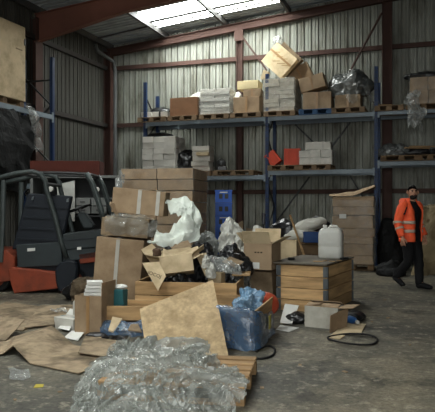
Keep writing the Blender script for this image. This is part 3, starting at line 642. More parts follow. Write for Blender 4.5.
# dark things and rubble behind the walking person
blob('black_bag', 'black bag heap between the wrapped tower and the walking person', 'bag', at(391, 14.6, 0), (.32, .4, .8), mat('dull_black', '#121313'), rz=YAW, seed=38, sub=4, amp=.35)
blob('black_bag', 'low black bag on the floor left of the person\'s legs', 'bag', at(391, 13.4, 0), (.3, .25, .2), mat('dull_black', '#121313'), seed=39, sub=4, amp=.35)
drape('dusty_tarp', 'dusty brown tarp over a load behind the walking person', 'tarp', [[at(412, 13.4, 0), at(430, 13.3, 0), at(450, 13.2, 0)], [at(414, 13.6, .7), at(432, 13.5, .75), at(450, 13.4, .8)], [at(420, 13.8, 1.35), at(436, 13.8, 1.4), at(450, 13.7, 1.45)], [at(422, 14.5, 1.45), at(436, 14.5, 1.5), at(450, 14.4, 1.5)]], mat('tarp_brown', '#6f6248', .8, .2, 3, dirt='#3e3728', dirt_amt=.6), nu=26, nv=20, amp=.16, freq=3, seed=9, floor=0)
carton('dark_load', 'dark crate under the dusty brown tarp', at(440, 14.0, 0), YAW, (.8, .6, 1.2), PALD(), seed=40)

# ================================================================== CARTON WALL, CABINET, FORKLIFT
pallet('pallet under the wrapped wall of long flat cartons', at(166, 11.75, 0), YAW-.22, 1.4, 1.15, PALD())
t = stack('carton_wall', 'wrapped wall of long flat brown cartons behind the pile', at(166, 11.75, PH), YAW-.22, 2, 1, 10, (.68, 1.1, .205), CARD(), seed=41, jit=.014, gap=.014, wrap=film('thin_wrap', '#c9cbc6', .93, .15, .3))
drape('film_flap', 'clear film flapping off the left edge of the carton wall', 'plastic film', [[at(117, 11.2, 2.1), at(124, 11.15, 2.12)], [at(116, 11.1, 1.85), at(124, 11.1, 1.9)], [at(117, 11.1, 1.6), at(124, 11.1, 1.6)], [at(116, 11.1, 1.3), at(123, 11.1, 1.3)]], CLEAR(), nu=22, nv=10, amp=.14, freq=7, seed=12)
# open cabinet behind the forklift
GREYC = mat('cabinet_grey', '#7b7d7a', .6, .12, 3, dirt='#4f504d', dirt_amt=.5)
t = thing('open_cabinet', 'grey open steel cabinet standing behind the forklift', 'cabinet', at(78, 12.6, 0), YAW)
W2, D2, H2 = 1.72, .7, 2.1
for s in (-1, 1): MB().box((s*(W2/2-.02), 0, H2/2), (.06, D2, H2)).build('side_panel', GREYC, t, bevel=.004)
MB().box((0, 0, H2-.02), (W2, D2, .05)).build('top_panel', GREYC, t); MB().box((0, D2/2-.01, H2/2), (W2, .02, H2)).build('back_panel', STEEL(), t)
MB().box((0, 0, 1.65), (W2-.1, D2-.04, .03)).build('shelf', GREYC, t); MB().box((0, 0, 1.3), (W2-.1, D2-.04, .03)).build('shelf', STEEL(), t); MB().box((0, 0, .1), (W2-.1, D2-.04, .2)).build('plinth', STEEL(), t)
for k in range(4):
    b = MB().box((.17 + .32*(k % 2), -.2, 1.36 + .16*(k//2) + .06), (.3, .3, .145)).build('drawer', GREYC, t, bevel=.006); MB().box((.17 + .32*(k % 2), -.36, 1.36+.16*(k//2)+.06), (.1, .02, .02)).build('handle', STEEL(), b)
slab('white_board', [at(59, 12.15, 1.2), at(75, 12.15, 1.2), at(75, 12.2, 2.0), at(57, 12.2, 1.92)], .02, WHITE(), label='white panel leaning on the front of the grey cabinet', cat='panel')
carton('red_crate', 'dark red wooden crate on top of the grey cabinet', at(68, 12.6, H2), YAW, (1.38, .5, .3), mat('redwood', '#57291f', .8, .15, 3, dirt='#4a241c', dirt_amt=.5), seed=43, cat='crate')
# forklift, side on, facing right
FG = mat('forklift_grey', '#31383a', .5, .12, 4, dirt='#2a2d2d', dirt_amt=.6, dirt_scale=2, bump=.06)
FD = mat('forklift_dark', '#1b2027', .5, .15, 4, bump=.05)
FR = mat('forklift_red', '#853c26', .55, .18, 3, dirt='#4a2b20', dirt_amt=.75, dirt_scale=2.2, bump=.06)
TYR = mat('tyre', '#1a1a1a', .8, .15, 6, bump=.2)
FDEP = 10.7; fs = FDEP / FOC
fk = thing('forklift', 'old grey and red forklift with open cab parked at the left', 'forklift', at(55, FDEP, 0), YAW)
def fx(px, py, y=0): return Vector(((px-55)*fs, y, EYE + (206-py)*fs))
def fpoly(name, pts, y0, y1, m, bevel=.012):
    n = len(pts); v = [fx(a, b, y0) for a, b in pts] + [fx(a, b, y1) for a, b in pts]
    return MB().add(v, [tuple(range(n)), tuple(range(n, 2*n))] + [(i, (i+1) % n, (i+1) % n + n, i+n) for i in range(n)]).build(name, m, fk, bevel=bevel)
fpoly('chassis', [(8, 262), (64, 255), (108, 255), (108, 284), (8, 284)], .12, .95, FD)
fpoly('rear_counterweight', [(-22, 250), (6, 250), (15, 257), (15, 280), (-22, 286)], -.02, 1.0, FR)
b = fpoly('red_side_plate', [(9, 269), (14, 267), (56, 272), (60, 288), (15, 293), (12, 284)], -.06, .1, FR)
fpoly('engine_housing', [(15, 245), (60, 242), (62, 266), (17, 268)], .04, .95, FG)
fpoly('label_plate', [(27, 248.5), (34.5, 248), (34.5, 251), (27, 251.5)], .02, .05, PAPER(), 0)
fpoly('open_hood', [(26, 193), (71, 196), (60, 246), (10, 250)], .08, .2, FD, .02)
for k in range(4): fpoly('hood_rib', [(24-2.6*k, 205+11*k), (67-2.2*k, 207+11*k), (66.6-2.2*k, 209+11*k), (23.6-2.6*k, 207+11*k)], .06, .1, FD, 0)
for (a, b2) in ((31, 197), (66, 199)): fpoly('hood_latch', [(a, b2), (a+2, b2-1), (a+1.2, b2+3), (a-.6, b2+3)], .05, .09, GALV(), 0)
fpoly('dash_cowl', [(63, 234), (104, 229), (110, 231), (110, 246), (63, 250)], -.02, .9, FG)
fpoly('dash_lower_panel', [(63, 249), (110, 247), (110, 256), (63, 262)], .0, .9, FG)
fpoly('panel_seam', [(64, 240), (109, 236.5), (109, 237.3), (64, 240.8)], -.03, .0, FD, 0)
fpoly('small_label', [(77.5, 247), (81.5, 246.8), (81.5, 249.6), (77.5, 249.8)], -.03, -.01, PAPER(), 0)
fpoly('red_step', [(78, 254), (98, 251), (97, 262), (80, 264)], .0, .3, FR)
fpoly('steering_cowl', [(73, 214), (81, 212), (91, 226), (89, 229), (80, 229)], .25, .45, FG, .02)
mb = MB(); c0 = fx(74.5, 208.5, .35); ring = [c0 + Vector((math.cos(a)*.19, math.sin(a)*.19, math.cos(a)*.07)) for a in [2*math.pi*k/20 for k in range(21)]]
mb.tube(ring, .016, 7, cap=False)
for a in (0.3, 2.4, 4.5): mb.tube([c0, c0 + Vector((math.cos(a)*.19, math.sin(a)*.19, math.cos(a)*.07))], .012, 6)
mb.build('steering_wheel', BLACKP(), fk, smooth=True)
MB().tube([c0, fx(80, 222, .35)], .03, 8).build('steering_column', STEEL(), fk)
GT = mat('guard_tube', '#434a49', .4, .12, 4, dirt='#2a2e2e', dirt_amt=.5, bump=.03)
for yy in (-.02, .95):
    MB().tube([fx(1, 262, yy), fx(3, 230, yy), fx(4, 180, yy)], .045, 8).build('rear_guard_post', GT, fk)
    MB().tube([fx(-16, 181, yy), fx(4, 176.5, yy), fx(18, 173, yy), fx(33, 171.5, yy), fx(41, 174, yy), fx(45.5, 181, yy), fx(47, 190, yy), fx(55, 215, yy), fx(62, 243, yy), fx(67, 258, yy)], .042, 10).build('side_guard_tube', GT, fk, smooth=True)
    MB().tube([fx(40, 172.5, yy+.03), fx(70, 173, yy+.03), fx(87, 174, yy+.03)], .025, 8).build('roof_rail', STEEL(), fk)
    MB().tube([fx(87, 173, yy), fx(93, 183, yy), fx(101, 207, yy), fx(108, 231, yy)], .04, 8).build('front_guard_post', GT, fk, smooth=True)
    MB().tube([fx(84.5, 173.5, yy+.06), fx(90, 183, yy+.06), fx(98, 207, yy+.06), fx(105, 231, yy+.06)], .022, 8).build('inner_guard_rail', GT, fk, smooth=True)
for a, b2 in ((20, 173.5), (46, 184), (87, 174)): MB().tube([fx(a, b2, -.02), fx(a, b2, .95)], .03, 8).build('roof_cross_tube', STEEL(), fk)
for a, b2 in ((50.5, 189), (96.8, 189.5)):
    o = MB().tube([fx(a, b2, .0), fx(a-.4, b2, .1)], [.055, .045], 12).build('lamp_housing', STEEL(), fk); MB().tube([fx(a, b2, -.012), fx(a, b2, .004)], [.042, .048], 12).build('lamp_lens', WHITE(), o)
fpoly('black_fender', [(56, 270), (60, 263), (68, 259), (77, 261), (79, 268), (77, 283), (70, 291), (60, 292), (57, 282)], -.1, .35, FD, .03)
def wheel(px, r, y0, y1):
    c = at(0,0,0); o = MB().tube([Vector(((px-55)*fs, y0, r)), Vector(((px-55)*fs, y1, r))], r, 22).build('tyre', TYR, fk, bevel=.02); MB().tube([Vector(((px-55)*fs, y0-.01, r)), Vector(((px-55)*fs, y0+.05, r))], r*.55, 16).build('wheel_hub', FR, o)
wheel(50, .2, .12, .32); wheel(74, .22, .12, .32); wheel(-5, .22, .1, .3)
wheel(74, .22, .75, .95); wheel(-5, .22, .75, .95)
fpoly('load_carriage', [(108, 235), (114, 235), (114, 284), (108, 284)], .1, .95, FD)

# ================================================================== THE PILE
BX = YAW - .12
t = carton('tall_carton', 'tall brown carton with a pale tape strip standing in the pile', at(119.5, 9.35, .03), YAW-.1, (.70, .55, 1.0), CARD(), tape=TAPE(), tapes=(-.03,), seed=50, ry=math.radians(4.5), jit=.014)
carton('wrapped_carton', 'film-covered low carton on the tall taped carton', at(129, 9.35, 1.05), YAW-.12, (.70, .55, .27), CARDD(), tape=None, seed=51, ry=math.radians(4.5), jit=.015)
drape('crumpled_film', 'crumpled clear film draped over the low carton in the pile', 'plastic film', [[at(104, 8.98, 1.12), at(128, 8.98, 1.08), at(158, 8.98, 1.04)], [at(105, 8.98, 1.32), at(128, 8.97, 1.3), at(158, 8.98, 1.16)], [at(106, 9.2, 1.37), at(128, 9.2, 1.37), at(160, 9.2, 1.27)]], film('thin_clear', '#a9aaa2', .68, .2), nu=22, nv=40, amp=.09, freq=6, seed=13)
t = carton('taped_carton', 'brown carton with two printed tape strips, tilted on the pile', at(140.5, 9.5, 1.375), YAW-.08, (.80, .5, .37), CARD(), tape=TAPE(), tapes=(0.02, .37), seed=52, ry=math.radians(5), jit=.009)
slab('cardboard_flap', [at(109.5, 9.2, 1.52), at(118, 9.25, 1.3), at(118, 9.35, 1.56), at(110, 9.3, 1.56)], .008, CARD(), label='small torn cardboard flap left of the taped carton', cat='cardboard')
# pale green foam sheet
P = lambda px, py, d=9.3: pt(px, py, d)
drape('foam_sheet', 'crumpled pale green foam sheet curling over the pile', 'foam sheet', [[P(164, 198, 9.25), P(167, 207, 9.15), P(170, 211, 9.1)], [P(180, 198, 9.3), P(178, 208, 9.05), P(175, 215, 9.0)], [P(194, 206, 9.25), P(186, 213, 9.0), P(178, 219, 9.05)], [P(202, 222, 9.15), P(190, 224, 8.95), P(177, 224, 9.0)], [P(196, 240, 8.95), P(182, 236, 8.85), P(170, 227, 8.95)], [P(172, 246, 8.8), P(168, 239, 8.8), P(160, 233, 8.9)], [P(148, 246, 8.75), P(150, 241, 8.75), P(152, 237, 8.85)]], MILK(), nu=40, nv=20, amp=.13, freq=6, seed=15, ragged=.1)
# support: wide crate full of rubbish
crate('wood_crate', 'wide pine crate full of bags behind the leaning chipboard', lat(-.33, 8.36, 0), YAW-.16, 1.32, 1.0, 3, PINE(), hinge=False, ph=.178)
for i, (px, d, z, R, lab, m, sd) in enumerate([
    (166, 8.72, .06, (.24, .26, .54), 'black bag at the left back of the wide crate', BLACKP, 61),
    (202, 8.72, .06, (.26, .26, .57), 'black bag at the middle back of the wide crate', BLACKP, 62),
    (232, 8.66, .06, (.21, .26, .56), 'shiny black bag at the right back of the wide crate', BLACKP, 63),
    (182, 8.15, .06, (.28, .18, .34), 'dark bag hanging over the front of the wide crate', BLACKP, 64)]):
    blob('black_bag', lab, 'bag', at(px, d, z), R, m(), rz=i, seed=sd, sub=5, amp=.8, freq=2.0)
blob('grey_film_bag', 'grey crumpled film bag behind the black bags', 'plastic film', at(206, 9.6, 0), (.22, .2, .72), film('grey_bag', '#8f938f', .25, .2, .6), rz=1, seed=65, sub=5, amp=.9, freq=2.2)
blob('white_film_bag', 'big white translucent film bag right of the pile centre', 'plastic film', at(231, 9.65, 0), (.24, .22, .82), WHITEB(), rz=2, seed=66, sub=5, amp=.8, freq=2.4)
blob('white_film_bag', 'low white film bag sloping toward the open carton', 'plastic film', at(246, 9.35, 0), (.16, .2, .56), WHITEB(), rz=.5, seed=67, sub=5, amp=.8, freq=2.4)
# torn cartons on the bags
open_carton('torn_carton', 'torn open cardboard box lying on the black bags', pt(178, 274, 8.1), YAW+.05, (.42, .34, .22), CARDP(), flaps=(-35, 150, 110, 160), rx=math.radians(-14), ry=math.radians(-7), inside=CARDP())
drape('cardboard_flap', 'curved pale cardboard flap above the torn box', 'cardboard', [[P(163, 249, 8.3), P(163, 257, 8.0)], [P(178, 253, 8.3), P(180, 263, 8.0)], [P(198, 246, 8.3), P(200, 256, 8.0)]], CARDP(), nu=16, nv=10, amp=.012, freq=3, seed=2, thick=.008)
f1 = slab('printed_flap', [P(142, 263, 7.95), P(158, 291, 7.8), P(166, 276, 7.85), P(159, 262, 7.95)], .008, CARDP(), label='cardboard flap with upside-down print hanging over the crate', cat='cardboard')
tx = text('dOCOJ', .062, INK(), f1, P(154, 274.5, 7.82) - f1.location, (R90+.12, math.radians(20), YAW))
slab('cardboard_piece', [P(141, 250, 8.4), P(155, 268, 8.1), P(166, 258, 8.2), P(152, 244, 8.5)], .008, CARDP(), label='torn pale cardboard piece at the left of the black bags', cat='cardboard')
blob('brown_ball', 'small dark brown crumpled bundle on the pale cardboard piece', 'bundle', P(157, 256, 8.0), (.06, .06, .07), mat('dkbrown', '#4a382a', .8, .2, 5), seed=70, sub=3)
slab('cardboard_piece', [P(168, 245, 8.9), P(188, 240, 8.8), P(192, 247, 8.6), P(172, 252, 8.6)], .008, CARDD(), label='dark cardboard piece tucked under the foam sheet', cat='cardboard')
# crate contents at the right
carton('small_carton', 'small pale carton standing in the right of the wide crate', at(217, 8.25, .2), YAW-.3, (.18, .2, .42), CARDP(), seed=71)
blob('white_tray', 'white crumpled plastic bag on the edge of the wide crate', 'bag', P(211, 278, 8.0), (.06, .06, .13), WHITEB(), seed=72, sub=4, amp=.5)
blob('clear_bag', 'clear crumpled film left of the open carton', 'plastic film', at(240, 8.6, .3), (.14, .14, .22), CLEARG(), seed=73, sub=4, amp=.5, freq=2.5)
slab('board_offcut', [P(232, 276, 8.2), P(250, 276, 8.15), P(251, 272, 8.6), P(233, 272, 8.6)], .02, PINE(), label='short pine board lying across the crate corner', cat='board')
# open carton on a dark one
carton('dark_carton', 'dark crushed carton under the open brown carton', at(262, 9.25, 0), YAW-.3, (.40, .4, .56), CARDD(), seed=74, jit=.03)
t = open_carton('open_carton', 'open brown carton with raised flaps left of the big box', at(262.5, 9.15, .58), YAW-.42, (.42, .42, .38), CARD(), flaps=(120, 150, 100, 130), inside=CARDP())
MB().box((-.02, -.217, .06), (.1, .006, .09)).build('paper_label', PAPER(), t)
for k in range(3): MB().box((-.03 + .045*k, -.2165, .25), (.028, .004, .02)).build('print_mark', INK(), t)
blob('white_film_bag', 'small white film bag behind the open brown carton', 'plastic film', at(259, 9.8, 0), (.2, .2, .78), WHITEB(), seed=75, sub=4, amp=.4)
carton('small_carton', 'small pale carton right of the open carton behind the big box', at(288, 10.6, 0), YAW-.2, (.3, .25, .92), CARDP(), seed=76)
# big box of pallet collars with lid
BBX = YAW - .475
big = crate('collar_box', 'big wooden box of hinged pallet collars with a plywood lid', (0, 0, 0), BBX, .74, 1.35, 4, PINE(), ph=.165)
cc = at(327, 8.62, 0); M_ = Matrix.Rotation(BBX, 3, 'Z'); big.location = cc - M_ @ Vector((.37, -.675, 0))
lid = link('lid_board', cbox('lid_board', (.86, 1.44, .022), mat('lid_ply', '#6f675a', .75, .2, 2, dirt='#3e3a33', dirt_amt=.6, dirt_scale=2, bump=.1)), big, (-.05, .0, .683)); 
for k in range(3): link('lid_batten', cbox('lid_batten', (.68, .07, .02), PALD()), big, (0, -.5+.5*k, .662))
lidz = .695
# white jerrycan
jc = thing('jerrycan', 'white plastic jerrycan standing on the big wooden box', 'jerrycan', at(331, 9.6, lidz), YAW-.3)
bm_ = MB(); w_, d_, h_ = .37, .31, .41
prof = [(0, .92), (.02, 1), (.16, 1.0), (.17, .985), (.19, .985), (.2, 1), (h_-.03, 1.0), (h_+.01, .93), (h_+.05, .74), (h_+.06, .6)]
vs_ = []; nn = 28
for z, s_ in prof:
    for k in range(nn):
        a = 2*math.pi*k/nn; c_, q_ = math.cos(a), math.sin(a); e_ = .38
        vs_.append((math.copysign(abs(c_)**e_, c_)*w_/2*s_, math.copysign(abs(q_)**e_, q_)*d_/2*s_, z))
MB().add(vs_, [(i*nn+k, i*nn+(k+1)%nn, (i+1)*nn+(k+1)%nn, (i+1)*nn+k) for i in range(len(prof)-1) for k in range(nn)] + [tuple(range(nn)), tuple(range((len(prof)-1)*nn, len(prof)*nn))]).build('can_body', WHITE(), jc, smooth=True)
MB().lathe([(.035, 0), (.035, .05), (.028, .052)], 14, (-.09, 0, h_+.05)).build('screw_cap', WHITE(), jc, smooth=True)
MB().tube([(-.03, 0, h_+.05), (-.01, 0, h_+.085), (.08, 0, h_+.085), (.12, 0, h_+.03)], .02, 8).build('handle', WHITE(), jc, smooth=True)
tag(MB().box((0,0,.02), (.1, .07, .04)).build('black_pouch', BLACKP(), None, at(291, 9.25, lidz), (0,0,.5), bevel=.01), 'small black pouch on the left end of the box lid', 'pouch')
tag(MB().box((0,0,.015), (.16, .06, .03)).build('black_tool', BLACKP(), None, at(344, 9.35, lidz), (0,0,1.1), bevel=.008), 'black hand tool on the box lid right of the jerrycan', 'tool')
for k in range(4):
    tag(link('wood_scrap', cbox('chip%d' % k, (.14-.02*k, .03, .012), PALW()), None, at(318+7*k, 8.95+.1*(k % 2), lidz+.006), (0, 0, k*1.3)), 'wood chip on the box lid, %s of four' % ('leftmost', 'second from the left', 'third from the left', 'rightmost')[k], 'wood chip')

# front crates
crA = crate('wood_crate', 'low pine crate over blue film at the left front', lat(-.93, 7.48, .0), YAW-.06, .86, .5, 1, PINE(), z0=.16, hinge=False, ph=.175)
BFILM = film('blue_film', '#415c78', .2, .25, .5, .8)
drape('blue_film', 'blue plastic film bulging out under the low left crate', 'plastic film', [[lat(-1.36, 7.2, .17), lat(-.9, 7.18, .17), lat(-.5, 7.15, .17)], [lat(-1.37, 7.12, .1), lat(-.9, 7.1, .12), lat(-.5, 7.08, .12)], [lat(-1.36, 7.1, 0.01), lat(-.9, 7.05, 0.01), lat(-.5, 7.05, 0.01)]], BFILM, nu=14, nv=30, amp=.05, freq=6, seed=16, floor=0)
pallet('pallet wrapped in blue film under the low left crate', lat(-.93, 7.48, 0), YAW-.06, .84, .48, PALD())
carton('teal_carton', 'small teal carton standing in the low left crate', at(120.5, 7.45, .2), YAW-.3, (.13, .12, .30), mat('teal', '#2f6468', .6, .08, 3), tape=None, seed=80)
blob('white_paper', 'white crumpled paper on the teal carton', 'paper', at(121, 7.5, .505), (.08, .07, .03), PAPER(), seed=81, sub=3)
crD = crate('wood_crate', 'pine crate lined with blue film right of the chipboard', (0,0,0), YAW-.26, .78, 1.15, 2, PINE(), hinge=False, ph=.2)
M_ = Matrix.Rotation(YAW-.26, 3, 'Z'); cD = at(255, 6.47, 0); crD.location = cD - M_ @ Vector((.39, -.575, 0))
def dl(x, y, z): return crD.location + M_ @ Vector((x, y, z))
drape('blue_film', 'blue plastic film pulled over the right front crate', 'plastic film', [[dl(-.40, -.4, .41), dl(-.40, -.60, .42), dl(-.40, -.61, .2), dl(-.40, -.66, .01)], [dl(0, -.45, .42), dl(0, -.60, .42), dl(0, -.62, .2), dl(0, -.65, .01)], [dl(.36, -.5, .38), dl(.40, -.60, .40), dl(.41, -.61, .2), dl(.43, -.65, .01)], [dl(.41, -.2, .30), dl(.42, -.15, .28), dl(.43, -.15, .18), dl(.46, -.15, .01)], [dl(.41, .3, .26), dl(.42, .35, .22), dl(.43, .35, .15), dl(.45, .35, .01)]], BFILM, nu=40, nv=26, amp=.045, freq=6, seed=17, floor=0)
tag(MB().box((0,0,0), (.006, .12, .15)).build('yellow_label', mat('yellow', '#b3a542', .6, .1, 4), None, dl(.455, -.05, .2), (0, 0, YAW-.26)), 'yellow label stuck on the blue film at the right crate', 'label')
blob('blue_bag', 'crumpled light blue bag inside the right front crate', 'bag', dl(.15, .30, .05), (.2, .22, .30), film('light_blue_film', '#7396b3', .1, .22, .6, .9), rz=.4, seed=82, sub=5, amp=.8, freq=2.2)
t = thing('red_bowl', 'red plastic bowl tipped over beside the blue bag', 'bowl', dl(.3, .55, .30), 0, None, math.radians(50), math.radians(30))
MB().lathe([(.13, 0), (.16, .015), (.15, .03), (.1, .09), (.04, .105)], 20).build('bowl_shell', mat('redplastic', '#a5462f', .45, .1, 4), t, smooth=True)
MB().box((.03, 0, .107), (.05, .03, .006)).build('white_sticker', PAPER(), t)
# chipboard sheet
OSB = mat('chipboard', '#c0a883', .85, .22, 30, dirt='#85704f', dirt_amt=.6, dirt_scale=5, bump=.2)
slab('chipboard_sheet', [pt(146, 350, 6.2), pt(229, 359, 6.02), pt(213, 281, 6.9), pt(140, 310, 6.62)], .018, OSB, label='large square chipboard sheet leaning against the crates', cat='board')
# front carton with papers
t = open_carton('brown_carton', 'upright brown carton filled with white papers, left front of the pile', at(95.5, 7.35, 0), YAW-.30, (.34, .36, .46), CARD(), flaps=(None, 92, None, None))
MB().box((.0, -.186, .23), (.04, .004, .44)).build('tape_strip', BTAPE(), t)
for k in range(5):
    tag(MB().box((0,0,.02), (.26-.02*k, .2, .035)).build('paper_stack', PAPER(), None, at(97-.6*k, 7.4, .40+.042*k), (0, .02, YAW-.25+.12*k)), 'bundle of white papers in the carton, %s' % ('lowest of five', 'second lowest of five', 'middle of five', 'second from the top', 'topmost of five')[k], 'paper')
carton('white_carton', 'small white and teal carton on the floor left of the brown carton', at(70, 7.6, 0), YAW-.5, (.3, .22, .14), WCART(), seed=84, tape=mat('teal', '#2f6468'), tdir='x')
carton('white_carton', 'small white carton standing behind the white and teal one', at(79, 8.0, 0), YAW+.2, (.14, .14, .28), WCART(), seed=85)
slab('white_sheet', [at(64, 7.0, .01), at(78, 6.85, .01), at(84, 7.2, .03), at(72, 7.3, .03)], .006, PAPER(), label='thin white sheet on the floor below the brown carton', cat='sheet')
slab('wood_scrap', [pt(108, 331, 6.75), pt(113, 333, 6.75), pt(122, 320, 7.0), pt(112, 318, 7.0)], .02, CARDP(), label='pale board scrap leaning on the blue film under the left crate', cat='board')
slab('wood_scrap', [pt(128, 331, 6.85), pt(142, 333, 6.8), pt(138, 325, 7.0), pt(131, 325, 7.0)], .015, CARDD(), label='brown scrap leaning on the blue film by the chipboard', cat='board')

# loose clutter in and around the pile
blob('white_bag', 'crumpled white plastic bag on the wide crate edge beside the torn box', 'bag', P(206, 268, 8.0), (.05, .06, .1), WHITEB(), seed=101, sub=4, amp=.9)
drape('clear_sheet', 'clear film sheet lying over the black bags right of the torn box', 'plastic film', [[P(205, 258, 8.5), P(222, 256, 8.4), P(240, 262, 8.4)], [P(206, 266, 8.25), P(222, 264, 8.2), P(242, 268, 8.2)], [P(208, 274, 8.0), P(222, 274, 8.0), P(240, 276, 8.0)]], CLEAR(), nu=20, nv=26, amp=.1, freq=6, seed=41)
slab('cardboard_piece', [P(222, 262, 8.35), P(236, 268, 8.25), P(244, 262, 8.4), P(230, 257, 8.5)], .008, CARDD(), label='brown cardboard piece on the black bags near the open carton', cat='cardboard')
slab('cardboard_piece', [P(196, 255, 8.35), P(205, 276, 8.05), P(213, 272, 8.1), P(206, 253, 8.4)], .008, CARDP(), label='pale cardboard strip standing right of the torn box', cat='cardboard')
slab('wood_lath', [P(190, 238, 9.25), P(192, 238, 9.25), P(201, 214, 9.3), P(199, 213, 9.3)], .02, PINE(), label='thin pale lath sticking up right of the foam sheet', cat='stick')
slab('paper_sheet', [at(66, 8.15, .07), at(78, 8.05, .07), at(82, 8.35, .09), at(70, 8.5, .09)], .004, PAPER(), label='white paper sheet on the cardboard left of the brown carton', cat='paper')
slab('paper_sheet', [at(58, 7.45, .03), at(69, 7.3, .03), at(72, 7.5, .06), at(62, 7.6, .05)], .004, PAPER(), label='white paper sheet beside the white and teal carton', cat='paper')
slab('paper_sheet', [at(84, 6.9, .02), at(98, 6.75, .02), at(103, 6.95, .05), at(88, 7.05, .05)], .004, CARDP(), label='pale card scrap on the floor before the brown carton', cat='paper')
blob('black_rag', 'black rag on the floor between the brown carton and blue film', 'rag', at(97, 6.98, .0), (.16, .08, .05), BLACKP(), seed=102, sub=3)
blob('black_rag', 'small black rag before the blue film under the left crate', 'rag', at(118, 6.8, .0), (.1, .08, .05), BLACKP(), seed=103, sub=3)
blob('dark_bag', 'dark bag slumped in the gap under the forklift fender', 'bag', at(84, 9.9, 0), (.35, .22, .2), BLACKP(), seed=104, sub=4, amp=.8)
blob('brown_bag', 'dirty brown bundle in front of the forklift wheel', 'bundle', at(86, 9.5, 0), (.26, .2, .28), mat('dirtbrown', '#4b4031', .9, .3, 6, bump=.3), seed=105, sub=4, amp=.8)

# ================================================================== FLOOR: CARDBOARD, FILM, PALLET
slab('floor_cardboard', [at(-30, 7.9, .006), at(22, 7.4, .006), at(66, 8.9, .012), at(5, 9.6, .006)], .008, CARDF(), label='large flat dirty cardboard sheet lying left by the forklift', cat='cardboard')
slab('floor_cardboard', [at(24, 7.5, .022), at(62, 7.75, .02), at(80, 9.0, .06), at(40, 9.2, .02)], .008, CARDF(), label='flat cardboard sheet overlapping in front of the forklift wheels', cat='cardboard')
def folded(name, label, strips, m, th=.008):            # a sheet folded along lines: pairs of points from end to end
    v = []; f = []; t = MB(); n = len(strips)
    allv = [Vector(p) for s in strips for p in s]; o = sum(allv, Vector())/len(allv); o.z = 0
    for a, b in strips: v += [Vector(a)-o, Vector(b)-o]
    v2 = [p + Vector((0,0,th)) for p in v]; N_ = len(v); vv = v + v2
    for i in range(n-1): q = (2*i, 2*i+1, 2*i+3, 2*i+2); f += [q, tuple(k+N_ for k in reversed(q))]; f += [(2*i, 2*i+2, 2*i+2+N_, 2*i+N_), (2*i+1, 2*i+1+N_, 2*i+3+N_, 2*i+3)]
    f += [(0, N_, N_+1, 1), (N_-2, N_-1, 2*N_-1, 2*N_-2)]
    ob = t.add(vv, f).build(name, m, None, o); return tag(ob, label, 'cardboard')
folded('floor_cardboard', 'long folded cardboard sheet with a raised crease across the left floor', [
    (at(-14, 6.15, .01), at(-8, 6.9, .01)), (at(3, 6.2, .02), at(14, 6.95, .03)), (pt(13, 346, 6.25), pt(52, 326, 7.1)), (at(30, 5.85, .01), at(73, 6.65, .01)), (at(79, 5.5, .01), at(118, 6.1, .01))], CARDF())
slab('floor_cardboard', [at(-20, 6.95, .01), at(6, 6.75, .03), at(25, 7.3, .16), at(-5, 7.5, .16)], .008, CARDF(), label='short cardboard piece propped up at the left edge', cat='cardboard')
slab('floor_cardboard', [at(78, 6.15, .04), at(105, 6.0, .04), at(125, 6.6, .05), at(85, 6.9, .05)], .008, CARDF(), label='cardboard piece under the film in front of the brown carton', cat='cardboard')
fp = pallet('rough wooden pallet under the crumpled film in the foreground', (0,0,0), YAW-.16, 1.15, .98, PALW(), n=6)
M_ = Matrix.Rotation(YAW-.16, 3, 'Z'); fp.location = at(257, 5.6, 0) - M_ @ Vector((.575, .49, 0))
FFILM = film('foreground_film', '#a9ada6', .49, .1, .6, 1.0)
drape('crumpled_film', 'big heap of crumpled clear film over the pallet in the foreground', 'plastic film', [
    [at(52, 3.95, .0), at(100, 3.9, .05), at(150, 3.85, .08), at(205, 3.95, .02)],
    [at(68, 4.4, .0), at(112, 4.35, .14), at(170, 4.35, .19), at(238, 4.45, .05)],
    [at(74, 4.85, .0), at(116, 4.75, .19), at(172, 4.7, .23), at(248, 4.75, .15)],
    [at(80, 5.25, .0), at(120, 5.15, .18), at(176, 5.05, .21), at(238, 5.02, .17)],
    [at(90, 5.75, .0), at(126, 5.6, .16), at(170, 5.45, .18), at(218, 5.3, .17)],
    [at(104, 6.15, .02), at(134, 5.95, .12), at(172, 5.72, .16), at(204, 5.5, .16)]], FFILM, nu=150, nv=150, amp=.085, freq=2.6, seed=21, ragged=.08, floor=.0, fold=.75)
drape('film_lump', 'silvery film lump at the foot of the chipboard sheet', 'plastic film', [
    [at(104, 5.7, .0), at(150, 5.62, .12), at(210, 5.55, .13)], [at(108, 5.82, .10), at(150, 5.72, .22), at(208, 5.62, .23)], [at(114, 5.98, .14), at(150, 5.82, .23), at(204, 5.72, .24)], [at(118, 6.2, .05), at(150, 5.95, .08), at(200, 5.82, .1)]], FFILM, nu=50, nv=110, amp=.12, freq=3.2, seed=22, floor=.0, fold=1.4)
# scraps
drape('film_scrap', 'flat clear film scrap on the floor at the lower left', 'plastic film', [[at(8, 5.7, .01), at(28, 5.65, .01)], [at(10, 5.5, .02), at(30, 5.45, .02)], [at(9, 5.3, .01), at(24, 5.3, .01)]], CLEAR(), nu=12, nv=12, amp=.03, freq=8, seed=31, floor=0)
drape('film_scrap', 'flat clear film scrap on the cardboard before the forklift wheels', 'plastic film', [[at(50, 8.6, .07), at(66, 8.6, .07)], [at(50, 8.3, .09), at(68, 8.3, .09)]], CLEAR(), nu=10, nv=10, amp=.06, freq=8, seed=32, floor=0)
slab('yellow_scrap', [at(33.5, 5.1, .004), at(43, 5.12, .004), at(44, 5.2, .004), at(36, 5.2, .004)], .003, mat('yellow', '#b3a542'), label='small yellow paper scrap on the floor at the lower left', cat='paper')
